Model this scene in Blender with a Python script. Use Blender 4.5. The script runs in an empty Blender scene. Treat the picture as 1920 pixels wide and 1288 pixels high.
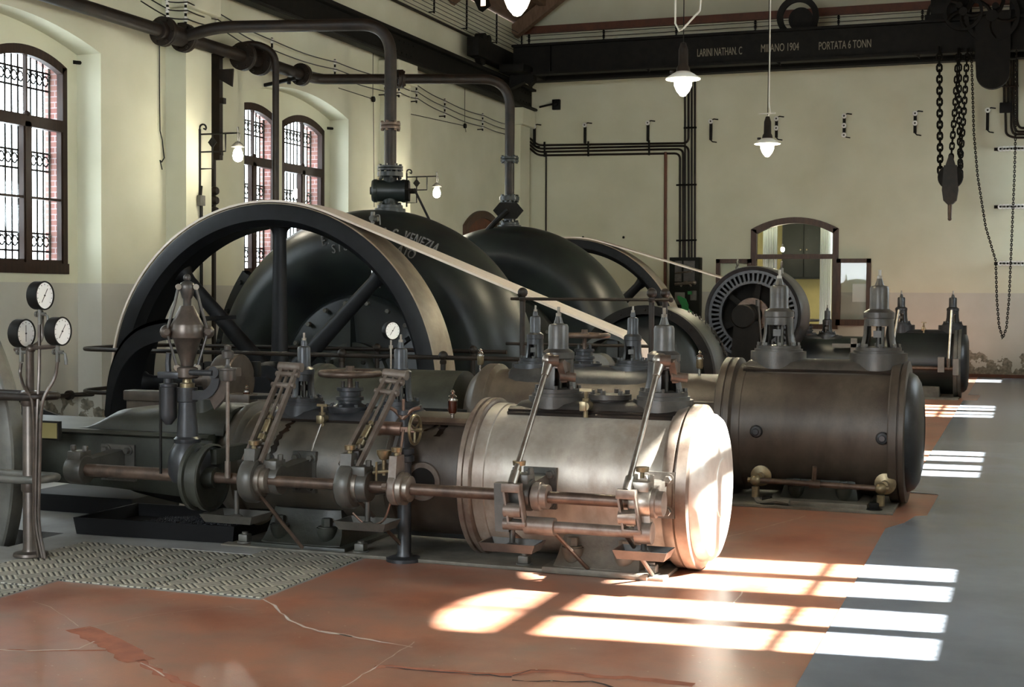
import bpy, bmesh, math, random
from mathutils import Vector, Matrix
random.seed(4)
S = bpy.context.scene
COL = S.collection
PI = math.pi
V = Vector
# ------------------------------------------------------------------ camera
FPX, YAW, PITCH, ROLL, EYE = 2600.0, 0.3513, 0.0340, 0.0065, 1.6
_cy, _sy, _cp, _sp = math.cos(YAW), math.sin(YAW), math.cos(PITCH), math.sin(PITCH)
FWD = V((-_sy*_cp, _cy*_cp, -_sp)); RGT = V((_cy, _sy, 0)); UPV = RGT.cross(FWD)
_c, _s = math.cos(ROLL), math.sin(ROLL)
CR, CU = _c*RGT + _s*UPV, -_s*RGT + _c*UPV
cam = bpy.data.cameras.new('camera'); cam.sensor_width = 36; cam.lens = FPX/1920*36; cam.clip_end = 300
co = bpy.data.objects.new('camera', cam); COL.objects.link(co)
co.matrix_world = Matrix(((CR.x, CU.x, -FWD.x, 0), (CR.y, CU.y, -FWD.y, 0), (CR.z, CU.z, -FWD.z, EYE), (0, 0, 0, 1)))
S.camera = co
def at(u, v, **k):
    """a point of the photograph taken to a plane of the real room (X=, Y= or Z=)"""
    r = FWD + CR*((u-960)/FPX) + CU*((644-v)/FPX)
    ax, val = list(k.items())[0]; i = 'XYZ'.index(ax); o = V((0, 0, EYE))
    return o + r*((val-o[i])/r[i])
# ------------------------------------------------------------------ light
W = bpy.data.worlds.new('world'); S.world = W; W.use_nodes = True
W.node_tree.nodes['Background'].inputs[0].default_value = (0.86, 0.94, 1.0, 1)
W.node_tree.nodes['Background'].inputs[1].default_value = 13.5
sun = bpy.data.lights.new('sun', 'SUN'); sun.energy = 108; sun.angle = 0.018; sun.color = (1, .97, .92)
so = bpy.data.objects.new('sun', sun); COL.objects.link(so)
so.rotation_euler = V((-1, -.10, -1.0)).to_track_quat('-Z', 'Y').to_euler()
S.view_settings.view_transform = 'Standard'; S.view_settings.look = 'None'
S.view_settings.exposure = 0.18; S.view_settings.gamma = 1; S.view_settings.use_curve_mapping = False
# ------------------------------------------------------------------ materials
def mat(name, c, rough=.5, metal=0.0, c2=None, scale=6.0, bump=0.0, bscale=40.0, detail=4.0, lo=.35, hi=.65, c3=None, s3=2.0, streak=None, spec=.5):
    m = bpy.data.materials.new(name); m.use_nodes = True; nt = m.node_tree; N, L = nt.nodes, nt.links
    b = N['Principled BSDF']; b.inputs['Roughness'].default_value = rough; b.inputs['Metallic'].default_value = metal
    b.inputs['Specular IOR Level'].default_value = spec
    b.inputs['Base Color'].default_value = (*c, 1)
    g = N.new('ShaderNodeNewGeometry'); pos = g.outputs['Position']
    if streak:
        mp = N.new('ShaderNodeMapping'); mp.inputs['Scale'].default_value = streak; L.new(pos, mp.inputs[0]); pos = mp.outputs[0]
    col = None
    def noise(sc):
        n = N.new('ShaderNodeTexNoise'); n.inputs['Scale'].default_value = sc; n.inputs['Detail'].default_value = detail; n.inputs['Roughness'].default_value = .62
        L.new(pos, n.inputs['Vector']); return n
    if c2:
        n = noise(scale); r = N.new('ShaderNodeValToRGB'); r.color_ramp.elements[0].position = lo; r.color_ramp.elements[1].position = hi
        r.color_ramp.elements[0].color = (*c, 1); r.color_ramp.elements[1].color = (*c2, 1)
        L.new(n.outputs['Fac'], r.inputs[0]); col = r.outputs[0]
        if c3:
            n3 = noise(s3); r3 = N.new('ShaderNodeValToRGB'); r3.color_ramp.elements[0].position = .5; r3.color_ramp.elements[1].position = .68
            L.new(n3.outputs['Fac'], r3.inputs[0]); mx = N.new('ShaderNodeMix'); mx.data_type = 'RGBA'
            L.new(r3.outputs[0], mx.inputs[0]); L.new(col, mx.inputs[6]); mx.inputs[7].default_value = (*c3, 1); col = mx.outputs[2]
        L.new(col, b.inputs['Base Color'])
    if bump:
        n2 = noise(bscale); bp = N.new('ShaderNodeBump'); bp.inputs['Strength'].default_value = bump; bp.inputs['Distance'].default_value = .01
        L.new(n2.outputs['Fac'], bp.inputs['Height']); L.new(bp.outputs[0], b.inputs['Normal'])
    m['_'] = 0; del m['_']
    return m
def emit(name, c, s):
    m = bpy.data.materials.new(name); m.use_nodes = True; b = m.node_tree.nodes['Principled BSDF']
    b.inputs['Base Color'].default_value = (*c, 1); b.inputs['Emission Color'].default_value = (*c, 1); b.inputs['Emission Strength'].default_value = s
    return m
def wall_mat():
    m = bpy.data.materials.new('limewash'); m.use_nodes = True; N, L = m.node_tree.nodes, m.node_tree.links
    b = N['Principled BSDF']; b.inputs['Roughness'].default_value = .85
    g = N.new('ShaderNodeNewGeometry'); sp = N.new('ShaderNodeSeparateXYZ'); L.new(g.outputs['Position'], sp.inputs[0])
    def noise(sc, d=4):
        n = N.new('ShaderNodeTexNoise'); n.inputs['Scale'].default_value = sc; n.inputs['Detail'].default_value = d; L.new(g.outputs['Position'], n.inputs['Vector']); return n.outputs['Fac']
    def ramp(f, p0, c0, p1, c1):
        r = N.new('ShaderNodeValToRGB'); r.color_ramp.elements[0].position = p0; r.color_ramp.elements[1].position = p1
        r.color_ramp.elements[0].color = (*c0, 1); r.color_ramp.elements[1].color = (*c1, 1); L.new(f, r.inputs[0]); return r.outputs[0]
    def mix(f, a, c):
        x = N.new('ShaderNodeMix'); x.data_type = 'RGBA'; L.new(f, x.inputs[0]); L.new(a, x.inputs[6]); L.new(c, x.inputs[7]); return x.outputs[2]
    def math1(op, a, v):
        x = N.new('ShaderNodeMath'); x.operation = op; L.new(a, x.inputs[0]); x.inputs[1].default_value = v; return x.outputs[0]
    up = ramp(noise(1.1), .3, (.60, .59, .44), .7, (.68, .67, .52))
    dn = ramp(noise(1.6), .3, (.48, .465, .395), .7, (.55, .535, .47))
    c = mix(math1('LESS_THAN', sp.outputs[2], 1.73), up, dn)
    # flaked damp patch just above the skirting
    n = noise(5.5, 8); h = N.new('ShaderNodeMath'); h.operation = 'MULTIPLY_ADD'; L.new(sp.outputs[2], h.inputs[0]); h.inputs[1].default_value = -.55; L.new(n, h.inputs[2])
    g2 = N.new('ShaderNodeMath'); g2.operation = 'MULTIPLY_ADD'; L.new(noise(.42, 1), g2.inputs[0]); g2.inputs[1].default_value = 1.1; L.new(h.outputs[0], g2.inputs[2])
    f = ramp(g2.outputs[0], .98, (0, 0, 0), 1.02, (1, 1, 1)); st = ramp(noise(16), .35, (.13, .12, .09), .65, (.30, .27, .21))
    c = mix(f, c, st)
    L.new(c, b.inputs['Base Color'])
    bp = N.new('ShaderNodeBump'); bp.inputs['Strength'].default_value = .15; bp.inputs['Distance'].default_value = .02; L.new(noise(3, 6), bp.inputs['Height']); L.new(bp.outputs[0], b.inputs['Normal'])
    return m
def glass_mat(name, tint=(.95, .97, .97)):
    m = bpy.data.materials.new(name); m.use_nodes = True; N, L = m.node_tree.nodes, m.node_tree.links
    for n in list(N):
        if n.type != 'OUTPUT_MATERIAL': N.remove(n)
    t = N.new('ShaderNodeBsdfTransparent'); t.inputs[0].default_value = (*tint, 1); g = N.new('ShaderNodeBsdfGlossy'); g.inputs['Roughness'].default_value = .03
    lw = N.new('ShaderNodeLayerWeight'); lw.inputs[0].default_value = .5; pw = N.new('ShaderNodeMath'); pw.operation = 'POWER'; L.new(lw.outputs['Facing'], pw.inputs[0]); pw.inputs[1].default_value = 4
    f = N.new('ShaderNodeMath'); f.operation = 'MULTIPLY_ADD'; L.new(pw.outputs[0], f.inputs[0]); f.inputs[1].default_value = .5; f.inputs[2].default_value = .03; x = N.new('ShaderNodeMixShader')
    L.new(f.outputs[0], x.inputs[0]); L.new(t.outputs[0], x.inputs[1]); L.new(g.outputs[0], x.inputs[2]); L.new(x.outputs[0], N['Material Output'].inputs[0])
    return m
def plank_mat():
    m = mat('roof_planks', (.11, .062, .035), .7, 0, (.17, .10, .06), 5, .2, 30, streak=(6, .6, 1)); return m
def brick_mat():
    m = bpy.data.materials.new('brick'); m.use_nodes = True; N, L = m.node_tree.nodes, m.node_tree.links
    b = N['Principled BSDF']; b.inputs['Roughness'].default_value = .8; k = N.new('ShaderNodeTexBrick')
    k.inputs['Color1'].default_value = (.20, .065, .055, 1); k.inputs['Color2'].default_value = (.27, .12, .10, 1); k.inputs['Mortar'].default_value = (.34, .27, .27, 1)
    k.inputs['Scale'].default_value = 4; k.inputs['Mortar Size'].default_value = .03; k.inputs['Brick Width'].default_value = .6; k.inputs['Row Height'].default_value = .28
    g = N.new('ShaderNodeNewGeometry'); mp = N.new('ShaderNodeMapping'); mp.inputs['Rotation'].default_value = (PI/2, 0, 0)
    L.new(g.outputs['Position'], mp.inputs[0]); L.new(mp.outputs[0], k.inputs['Vector']); L.new(k.outputs['Color'], b.inputs['Base Color']); return m
def tread_mat():
    m = bpy.data.materials.new('chequered_steel'); m.use_nodes = True; N, L = m.node_tree.nodes, m.node_tree.links
    b = N['Principled BSDF']; b.inputs['Roughness'].default_value = .55; b.inputs['Metallic'].default_value = .25
    g = N.new('ShaderNodeNewGeometry'); ck = N.new('ShaderNodeTexChecker'); ck.inputs['Scale'].default_value = 8
    mp = N.new('ShaderNodeMapping'); mp.inputs['Rotation'].default_value = (0, 0, .785); L.new(g.outputs['Position'], mp.inputs[0]); L.new(mp.outputs[0], ck.inputs['Vector'])
    def wave(ax):
        w = N.new('ShaderNodeTexWave'); w.bands_direction = ax; w.inputs['Scale'].default_value = 10; w.inputs['Distortion'].default_value = .6; L.new(mp.outputs[0], w.inputs['Vector']); return w.outputs['Fac']
    x = N.new('ShaderNodeMix'); L.new(ck.outputs['Fac'], x.inputs[0]); L.new(wave('X'), x.inputs[2]); L.new(wave('Y'), x.inputs[3])
    r = N.new('ShaderNodeValToRGB'); r.color_ramp.elements[0].position = .18; r.color_ramp.elements[1].position = .5
    r.color_ramp.elements[0].color = (.06, .057, .05, 1); r.color_ramp.elements[1].color = (.50, .475, .39, 1); L.new(x.outputs[0], r.inputs[0]); L.new(r.outputs[0], b.inputs['Base Color'])
    bp = N.new('ShaderNodeBump'); bp.inputs['Strength'].default_value = .6; bp.inputs['Distance'].default_value = .006; L.new(x.outputs[0], bp.inputs['Height']); L.new(bp.outputs[0], b.inputs['Normal'])
    return m
M = dict(
 wall=wall_mat(), brick=brick_mat(), planks=plank_mat(), tread=tread_mat(), glass=glass_mat('pane_glass'), gauge_glass=glass_mat('clear_glass', (.9, .95, .93)),
 red=mat('red_floor', (.40, .155, .085), .30, 0, (.25, .155, .115), 2.6, .08, 90, 8, .3, .7, (.235, .075, .04), 1.1),
 concrete=mat('grey_concrete', (.23, .225, .205), .5, 0, (.31, .31, .295), 3, .1, 40),
 lino=mat('grey_linoleum', (.185, .205, .235), .24, 0, (.145, .16, .182), 1.2, .05, 120, 6),
 crack=mat('pale_crack', (.55, .45, .38), .8), crackred=mat('raw_red_crack', (.36, .12, .065), .8, 0, (.26, .09, .05), 12), crackdark=mat('dark_crack', (.03, .02, .02), .9),
 wood=mat('dark_wood', (.018, .008, .005), .45, 0, (.034, .015, .009), 9, .1, 60, spec=.25, streak=(3, 3, .5)),
 wood2=mat('brown_wood', (.042, .016, .008), .5, 0, (.07, .030, .014), 9, .1, 60, streak=(3, 3, .5)),
 tie=mat('red_brown_timber', (.15, .048, .022), .6, 0, (.10, .035, .02), 6),
 iron=mat('black_iron', (.0035, .0035, .003), .6, 0, (.0085, .0075, .006), 7, .1, 60, spec=.18),
 ironpipe=mat('black_pipe', (.008, .0065, .0055), .5, .05, (.022, .014, .009), 5, .1, 50, spec=.35),
 pump=mat('pump_paint', (.008, .010, .012), .38, 0, (.016, .022, .019), 2.2, .12, 45, 8, spec=.4),
 wheel=mat('wheel_paint', (.0045, .005, .006), .48, 0, (.009, .010, .012), 4, .06, 60, spec=.22),
 green=mat('green_black_paint', (.018, .020, .016), .42, 0, (.040, .043, .034), 4, .2, 40, 9, spec=.4),
 greyiron=mat('grey_iron', (.085, .084, .074), .45, .2, (.14, .136, .118), 6, .12, 50, 6),
 blue=mat('blue_black_iron', (.022, .024, .027), .36, .3, (.042, .044, .048), 8, .08, 60),
 bonnet=mat('grey_steel_casting', (.050, .047, .044), .38, .45, (.082, .075, .066), 9, .12, 60),
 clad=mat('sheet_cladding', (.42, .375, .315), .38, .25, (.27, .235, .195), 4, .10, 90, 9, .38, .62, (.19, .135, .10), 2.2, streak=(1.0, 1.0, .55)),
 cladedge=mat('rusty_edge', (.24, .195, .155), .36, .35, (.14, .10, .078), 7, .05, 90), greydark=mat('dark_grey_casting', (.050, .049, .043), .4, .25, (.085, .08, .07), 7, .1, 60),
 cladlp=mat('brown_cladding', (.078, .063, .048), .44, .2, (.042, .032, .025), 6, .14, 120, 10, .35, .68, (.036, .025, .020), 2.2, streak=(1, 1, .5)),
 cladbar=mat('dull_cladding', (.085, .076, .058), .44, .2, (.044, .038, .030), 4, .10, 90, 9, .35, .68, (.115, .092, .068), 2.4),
 steel=mat('worn_steel', (.34, .31, .27), .34, .85, (.22, .19, .16), 14),
 rust=mat('rusty_steel', (.12, .082, .060), .42, .5, (.065, .044, .033), 12, .06, 80),
 rustpale=mat('brown_steel', (.17, .145, .122), .45, .3, (.11, .082, .064), 14, .06, 80),  # paler, greyer brown than the rusty steel
 chrome=mat('bright_steel', (.55, .54, .52), .2, 1.0),
 brass=mat('brass', (.27, .22, .13), .36, .75, (.17, .135, .08), 20),
 copper=mat('copper_pipe', (.24, .15, .11), .38, .7, (.16, .10, .075), 14),
 leather=mat('leather_belt', (.72, .64, .56), .55, 0, (.60, .52, .44), 4, .05, 60, streak=(.6, 6, .6)),
 tread_face=mat('worn_wheel_rim', (.36, .31, .24), .42, .1, (.26, .22, .165), 5),
 white=mat('white_enamel', (.92, .93, .91), .35), ink=mat('black_ink', (.01, .01, .01), .5), porcelain=mat('white_porcelain', (.75, .74, .7), .25),
 raised=mat('worn_letters', (.15, .147, .138), .5, .1), paintletter=mat('cream_letters', (.22, .20, .145), .6),
 cord=mat('white_cord', (.62, .60, .52), .6), cabinet=mat('switch_panel', (.006, .007, .005), .6, spec=.2), enamelgreen=mat('green_paint', (.01, .20, .05), .5),
 pan=mat('black_pan', (.004, .004, .0045), .6, 0, spec=.2), oil=mat('oil_red', (.045, .012, .006), .15), oilblack=mat('spilled_oil', (.006, .004, .003), .25),
 mustard=mat('mustard_plaster', (.20, .165, .06), .85, 0, (.17, .14, .05), 2), curtain=mat('white_curtain', (.75, .75, .70), .8), paper=mat('white_paper', (.8, .8, .76), .7),
 bulb=emit('lit_bulb', (1, .93, .74), 40), shade=mat('milk_glass_shade', (.86, .86, .80), .3), flood=emit('flood_face', (1, .72, .5), 3),
 cover=mat('cover_steel', (.62, .59, .53), .38, .25, (.50, .46, .41), 8), brownsteel=mat('brown_grey_steel', (.105, .085, .070), .34, .55, (.065, .052, .044), 9, .05, 60),
 dusty=mat('dusty_iron', (.17, .155, .125), .6, .2, (.10, .09, .072), 7, .2, 40),
 darkhole=mat('shaded_inside', (.004, .004, .004), .9), pit=mat('pit_wall', (.05, .048, .044), .9))  # darkhole: near black standing in for the shade inside openings
# ------------------------------------------------------------------ mesh builder
AX = {'X': (V((1, 0, 0)), V((0, 1, 0)), V((0, 0, 1))), 'Y': (V((0, 1, 0)), V((1, 0, 0)), V((0, 0, 1))), 'Z': (V((0, 0, 1)), V((1, 0, 0)), V((0, 1, 0)))}
def frame(d):
    d = V(d).normalized(); a = V((0, 0, 1)) if abs(d.z) < .9 else V((1, 0, 0)); x = d.cross(a).normalized(); return d, x, d.cross(x).normalized()
class MB:
    def __init__(s): s.bm = bmesh.new(); s.mi = 0
    def face(s, vs):
        try: f = s.bm.faces.new(vs); f.material_index = s.mi; return f
        except ValueError: return None
    def v(s, p): return s.bm.verts.new(p)
    def box(s, lo, hi, bev=0.0):
        lo, hi = V(lo), V(hi); c = [s.v((x, y, z)) for z in (lo.z, hi.z) for y in (lo.y, hi.y) for x in (lo.x, hi.x)]
        fs = [s.face([c[i] for i in q]) for q in ((0, 2, 3, 1), (4, 5, 7, 6), (0, 1, 5, 4), (2, 6, 7, 3), (0, 4, 6, 2), (1, 3, 7, 5))]
        if bev:
            es = {e for f in fs for e in f.edges}; bmesh.ops.bevel(s.bm, geom=list(es), offset=bev, segments=2, affect='EDGES', profile=.5)
        return s
    def bar(s, p0, p1, w, h, up=(0, 0, 1)):
        """rectangular bar between two points"""
        p0, p1 = V(p0), V(p1); d = (p1-p0).normalized(); up = V(up)
        x = d.cross(up)
        if x.length < .01: x = d.cross(V((1, 0, 0)))
        x.normalize(); y = x.cross(d).normalized()
        r = [[s.v(p+x*(w/2)*a+y*(h/2)*b) for a, b in ((-1, -1), (1, -1), (1, 1), (-1, 1))] for p in (p0, p1)]
        for i in range(4): s.face([r[0][i], r[0][(i+1) % 4], r[1][(i+1) % 4], r[1][i]])
        s.face(r[0][::-1]); s.face(r[1]); return s
    def lathe(s, prof, o, axis='Z', seg=40, a0=0.0, a1=2*PI, closed=False):
        """prof: (radius, height along axis)"""
        if isinstance(axis, str): d, x, y = AX[axis]
        else: d, x, y = frame(axis)
        o = V(o); full = abs(a1-a0-2*PI) < 1e-6; n = seg if full else seg+1; rings = []
        for r, h in prof:
            if r <= 1e-6 and full: rings.append([s.v(o+d*h)]); continue
            rings.append([s.v(o+d*h+(x*math.cos(a0+(a1-a0)*i/seg)+y*math.sin(a0+(a1-a0)*i/seg))*r) for i in range(n)])
        pairs = list(zip(rings, rings[1:]))
        if closed: pairs.append((rings[-1], rings[0]))
        for A, B in pairs:
            for i in range(n if full else n-1):
                j = (i+1) % n
                if len(A) == 1 and len(B) == 1: continue
                if len(A) == 1: s.face([A[0], B[i], B[j]])
                elif len(B) == 1: s.face([A[i], A[j], B[0]])
                else: s.face([A[i], A[j], B[j], B[i]])
        if full and not closed:
            for R in (rings[0], rings[-1]):
                if len(R) > 2: s.face(R)
        return s
    def cyl(s, p0, p1, r, r1=None, seg=20):
        p0, p1 = V(p0), V(p1); L = (p1-p0).length
        return s.lathe([(r, 0), (r if r1 is None else r1, L)], p0, p1-p0, seg)
    def ball(s, c, r, seg=16, sz=1.0):
        n = seg//2
        return s.lathe([(r*math.sin(PI*i/n) if 0 < i < n else 0, -r*sz*math.cos(PI*i/n)) for i in range(n+1)], c, 'Z', seg)
    def tube(s, pts, r, seg=8, closed=False):
        pts = [V(p) for p in pts]; n = len(pts); rings = []; x = None
        for i, p in enumerate(pts):
            if closed: d = pts[(i+1) % n]-pts[i-1]
            else: d = pts[min(i+1, n-1)]-pts[max(i-1, 0)]
            d.normalize()
            if x is None: _, x, _y = frame(d)
            x = (x-d*x.dot(d)).normalized(); y = d.cross(x); rr = r[i] if isinstance(r, (list, tuple)) else r
            rings.append([s.v(p+(x*math.cos(2*PI*k/seg)+y*math.sin(2*PI*k/seg))*rr) for k in range(seg)])
        for i in range(n if closed else n-1):
            A, B = rings[i], rings[(i+1) % n]
            for k in range(seg): s.face([A[k], A[(k+1) % seg], B[(k+1) % seg], B[k]])
        if not closed: s.face(rings[0][::-1]); s.face(rings[-1])
        return s
    def prism(s, pts, o, ux, uy, thick, both=False):
        """polygon (2D list) in the plane o,ux,uy extruded along its normal"""
        o, ux, uy = V(o), V(ux), V(uy); n = ux.cross(uy).normalized()*thick; off = n*-.5 if both else V()
        A = [s.v(o+off+ux*a+uy*b) for a, b in pts]; B = [s.v(p.co+n) for p in A]; k = len(A)
        s.face(A[::-1]); s.face(B)
        for i in range(k): s.face([A[i], A[(i+1) % k], B[(i+1) % k], B[i]])
        return s
    def loft(s, secs, caps=True, closed_ring=True):
        R = [[s.v(p) for p in q] for q in secs]; k = len(R[0])
        for A, B in zip(R, R[1:]):
            for i in range(k if closed_ring else k-1): s.face([A[i], A[(i+1) % k], B[(i+1) % k], B[i]])
        if caps and closed_ring: s.face(R[0][::-1]); s.face(R[-1])
        return s
    def hexn(s, c, d, r, h):
        c = V(c); d = V(d).normalized(); return s.lathe([(r, 0), (r, h*.9), (r*.88, h)], c, d, 6)
    def holes(s, outer, holes, f3):
        """flat face with holes; f3 maps (a,b) to 3D"""
        es = []
        for loop in [outer]+holes:
            vs = [s.v(f3(*p)) for p in loop]
            es += [s.bm.edges.new((vs[i], vs[(i+1) % len(vs)])) for i in range(len(vs))]
        r = bmesh.ops.triangle_fill(s.bm, use_beauty=True, use_dissolve=False, edges=es)
        for g in r['geom']:
            if isinstance(g, bmesh.types.BMFace): g.material_index = s.mi
        return s
    def strip(s, loop, fa, fb, closed=True):
        A = [s.v(fa(*p)) for p in loop]; B = [s.v(fb(*p)) for p in loop]; k = len(A)
        for i in range(k if closed else k-1): s.face([A[i], A[(i+1) % k], B[(i+1) % k], B[i]])
        return s
LOC = {}
def obj(name, mb, m, parent=None, flat=False):
    me = bpy.data.meshes.new(name); bm = mb.bm
    bmesh.ops.recalc_face_normals(bm, faces=bm.faces[:])
    loc = LOC.get(parent.name, V()) if parent else V()
    if loc.length: bmesh.ops.translate(bm, verts=bm.verts[:], vec=-loc)
    bm.to_mesh(me); bm.free()
    for x in (m if isinstance(m, (list, tuple)) else [m]): me.materials.append(M[x] if isinstance(x, str) else x)
    if not flat:
        me.polygons.foreach_set('use_smooth', [True]*len(me.polygons)); me.set_sharp_from_angle(angle=math.radians(38))
    o = bpy.data.objects.new(name, me); COL.objects.link(o)
    if parent: o.parent = parent; LOC[o.name] = loc
    return o
def thing(name, label, cat, loc=(0, 0, 0), group=None):
    o = bpy.data.objects.new(name, None); COL.objects.link(o); o.location = loc; LOC[o.name] = V(loc); o.empty_display_size = .1
    o['label'] = label; o['category'] = cat
    if group: o['group'] = group
    return o
def tag(o, label, cat, group=None):
    o['label'] = label; o['category'] = cat
    if group: o['group'] = group
    return o
def struct(name, mb, m, parent=None, flat=True):
    o = obj(name, mb, m, parent, flat)
    if not parent: o['kind'] = 'structure'
    return o
def arc(c, r, a0, a1, n, ux, uy):
    c, ux, uy = V(c), V(ux), V(uy); return [c+ux*(r*math.cos(a0+(a1-a0)*i/n))+uy*(r*math.sin(a0+(a1-a0)*i/n)) for i in range(n+1)]
def bend(pts, r=.15, n=6):
    """polyline with rounded corners"""
    pts = [V(p) for p in pts]; out = [pts[0]]
    for a, b, c in zip(pts, pts[1:], pts[2:]):
        d0, d1 = (a-b), (c-b); q = min(r, d0.length*.49, d1.length*.49); p0, p1 = b+d0.normalized()*q, b+d1.normalized()*q
        out += [p0*(1-t)**2+b*(2*t*(1-t))+p1*t*t for t in [i/n for i in range(n+1)]]
    return out+[pts[-1]]
def glyph(mb, ch, size, o, ux, uy, depth):
    """a letter of lettering: lower centre at o"""
    c = bpy.data.curves.new('letter', 'FONT'); c.body = ch; c.size = size; c.extrude = depth; c.align_x = 'CENTER'; c.resolution_u = 3
    t = bpy.data.objects.new('letter', c); COL.objects.link(t); dg = bpy.context.evaluated_depsgraph_get(); me = bpy.data.meshes.new_from_object(t.evaluated_get(dg))
    o, ux, uy = V(o), V(ux), V(uy); n = ux.cross(uy); k = len(mb.bm.verts); kf = len(mb.bm.faces); mb.bm.from_mesh(me); mb.bm.verts.ensure_lookup_table(); mb.bm.faces.ensure_lookup_table()
    for f in mb.bm.faces[kf:]: f.material_index = mb.mi
    for w in mb.bm.verts[k:]: p = w.co.copy(); w.co = o+ux*p.x+uy*p.y+n*p.z
    bpy.data.objects.remove(t); bpy.data.curves.remove(c); bpy.data.meshes.remove(me)
def bolts(mb, c, axis, R, n, r, h, a0=0.0, seg=6):
    d, x, y = AX[axis] if isinstance(axis, str) else frame(axis)
    sg = 1 if h > 0 else -1
    for i in range(n):
        a = a0+2*PI*i/n; p = V(c)+(x*math.cos(a)+y*math.sin(a))*R; mb.hexn(p, d*sg, r, abs(h))
X1, Y1, Z1 = V((1, 0, 0)), V((0, 1, 0)), V((0, 0, 1))
# ================================================================== THE SETTING
XL, XR, YE, ZT = -10.85, 1.30, 30.0, 7.75
NL, NR = XL-.36, XR+.36          # back of the window niches
YB = -4.0
def archpoly(y0, y1, z0, zs, zc, n=12):
    s = zc-zs; h = (y1-y0)/2; R = (h*h+s*s)/(2*s); cz = zc-R; m = (y0+y1)/2; a = math.asin(h/R)
    return [(y0, z0), (y1, z0)]+[(m+R*math.sin(a-2*a*i/n), cz+R*math.cos(a-2*a*i/n)) for i in range(n+1)]
ZS0, ZSS, ZSC = 1.84, 4.40, 4.57
BL = [-.5, 6.2, 12.9, 19.71]; BR = [.95, 7.65, 14.35, 21.05, 28.25]  # last bay of BR is an unseen single window added to brighten the end wall
def winspans(c, sg=-1): return [(c-1.51, c-.06), (c+.06, c+1.51)] if sg < 0 else [(c-1.21, c-.05), (c+.05, c+1.21)][1 if c > 28 else 0:]
def side_wall(name, X, N, sg, bays, thick):
    m = MB(); f = lambda x: (lambda a, b: (x, a, b))
    niches = [archpoly(c-1.70, c+1.70 if c+1.7 < YE else YE-.05, .002, 4.60, 4.86, 16) for c in bays]
    m.holes([(YB, 0), (YE, 0), (YE, ZT), (YB, ZT)], niches, f(X))
    for c, n in zip(bays, niches):
        ws = [archpoly(a, b, ZS0, ZSS, ZSC) for a, b in winspans(c, sg)]
        m.strip(n, f(X), f(N)); m.holes(n, ws, f(N))
        m.mi = 1
        for w in ws: m.strip(w, f(N), f(N+sg*thick))
        m.mi = 0
    # pilasters between the bays carrying the crane rail
    for a in PIL:
        if sg < 0:
            m.box((X, a, 0), (X+.32, a+.62, 5.42)); m.box((X, a-.10, 5.42), (X+.42, a+.72, 5.80), .02)
        else:
            m.box((X-.32, a, 0), (X, a+.72, 5.42)); m.box((X-.42, a-.10, 5.42), (X, a+.82, 5.80))
    return struct(name, m, ['wall', 'brick'])
PIL = [2.6, 9.3, 16.0, 22.65, 29.2]
side_wall('wall_left', XL, NL, -1, BL, .34)
PIL = [4.0, 10.7, 17.4, 24.1]
side_wall('wall_right', XR, NR, 1, BR, .06)
RX = (XL+XR)/2; RZ = ZT+(RX-XL)*math.tan(math.radians(35))
m = MB(); DX0, DX1 = -5.44, -3.70
dw = archpoly(DX0, DX1, 1.02, 3.06, 3.28)
m.holes([(XL-.1, 0), (XR+.1, 0), (XR+.1, ZT), (RX, RZ), (XL-.1, ZT)], [dw], lambda a, b: (a, YE, b))
m.strip(dw, lambda a, b: (a, YE, b), lambda a, b: (a, YE+.3, b))
struct('wall_back', m, ['wall', 'brick'])
# wall behind the viewer; wide arched opening added to light the near machines
m = MB(); dd_ = archpoly(-8.2, -2.2, 2.1, 5.6, 6.3); m.holes([(XL-.1, 0), (XR+.1, 0), (XR+.1, ZT), (RX, RZ), (XL-.1, ZT)], [dd_], lambda a, b: (a, YB, b)); m.strip(dd_, lambda a, b: (a, YB, b), lambda a, b: (a, YB-.35, b)); struct('wall_front', m, 'wall')
# ceiling: two plank slopes on rafters and purlins
m = MB()
m.prism([(XL-.3, ZT-.2), (RX, RZ), (RX, RZ+.1), (XL-.3, ZT-.1)], (0, YB, 0), X1, Z1, -(YE-YB))
m.prism([(XR+.3, ZT-.2), (RX, RZ), (RX, RZ+.1), (XR+.3, ZT-.1)], (0, YB, 0), X1, Z1, -(YE-YB))
for k, yy in enumerate([-1, 5.7, 12.4, 19.1, 25.8, 29.55]):
    for x0 in (XL, XR): m.bar((x0, yy, ZT-.22), (RX, yy, RZ-.22), .2, .28)
for t in (.12, .3, .5, .7, .9):
    for x0 in (XL, XR): q = V((x0, 0, ZT)).lerp(V((RX, 0, RZ)), t); m.bar((q.x, YB, q.z-.09), (q.x, YE, q.z-.09), .16, .2)
struct('ceiling', m, 'planks')
# floor with the wheel pits left open
HOLES = [(-9.7, -5.97, 7.08, 7.62), (-10.4, -5.7, 13.75, 14.85), (-10.3, -5.3, 15.45, 18.3), (-10.3, -5.3, 20.5, 23.6), (-10.4, -5.7, 24.2, 25.2)]
xs = sorted({-11.3, -10.4, -10.3, -9.7, -5.97, -5.7, -5.3, -5.0, -3.72, 1.75}); ys = sorted({YB, 5.45, 6.33, 7.08, 7.62, 13.75, 14.85, 15.45, 18.3, 20.5, 23.6, 24.2, 25.2, YE+.1})
m = MB()
for x0, x1 in zip(xs, xs[1:]):
    for y0, y1 in zip(ys, ys[1:]):
        cx, cyy = (x0+x1)/2, (y0+y1)/2
        if any(a < cx < b and c < cyy < d for a, b, c, d in HOLES): continue
        m.mi = 0 if (cx > -3.72 or (cx > -5.0 and cyy < 6.33) or cyy < 5.45) else 1
        m.face([m.v((x0, y0, 0)), m.v((x1, y0, 0)), m.v((x1, y1, 0)), m.v((x0, y1, 0))])
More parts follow.
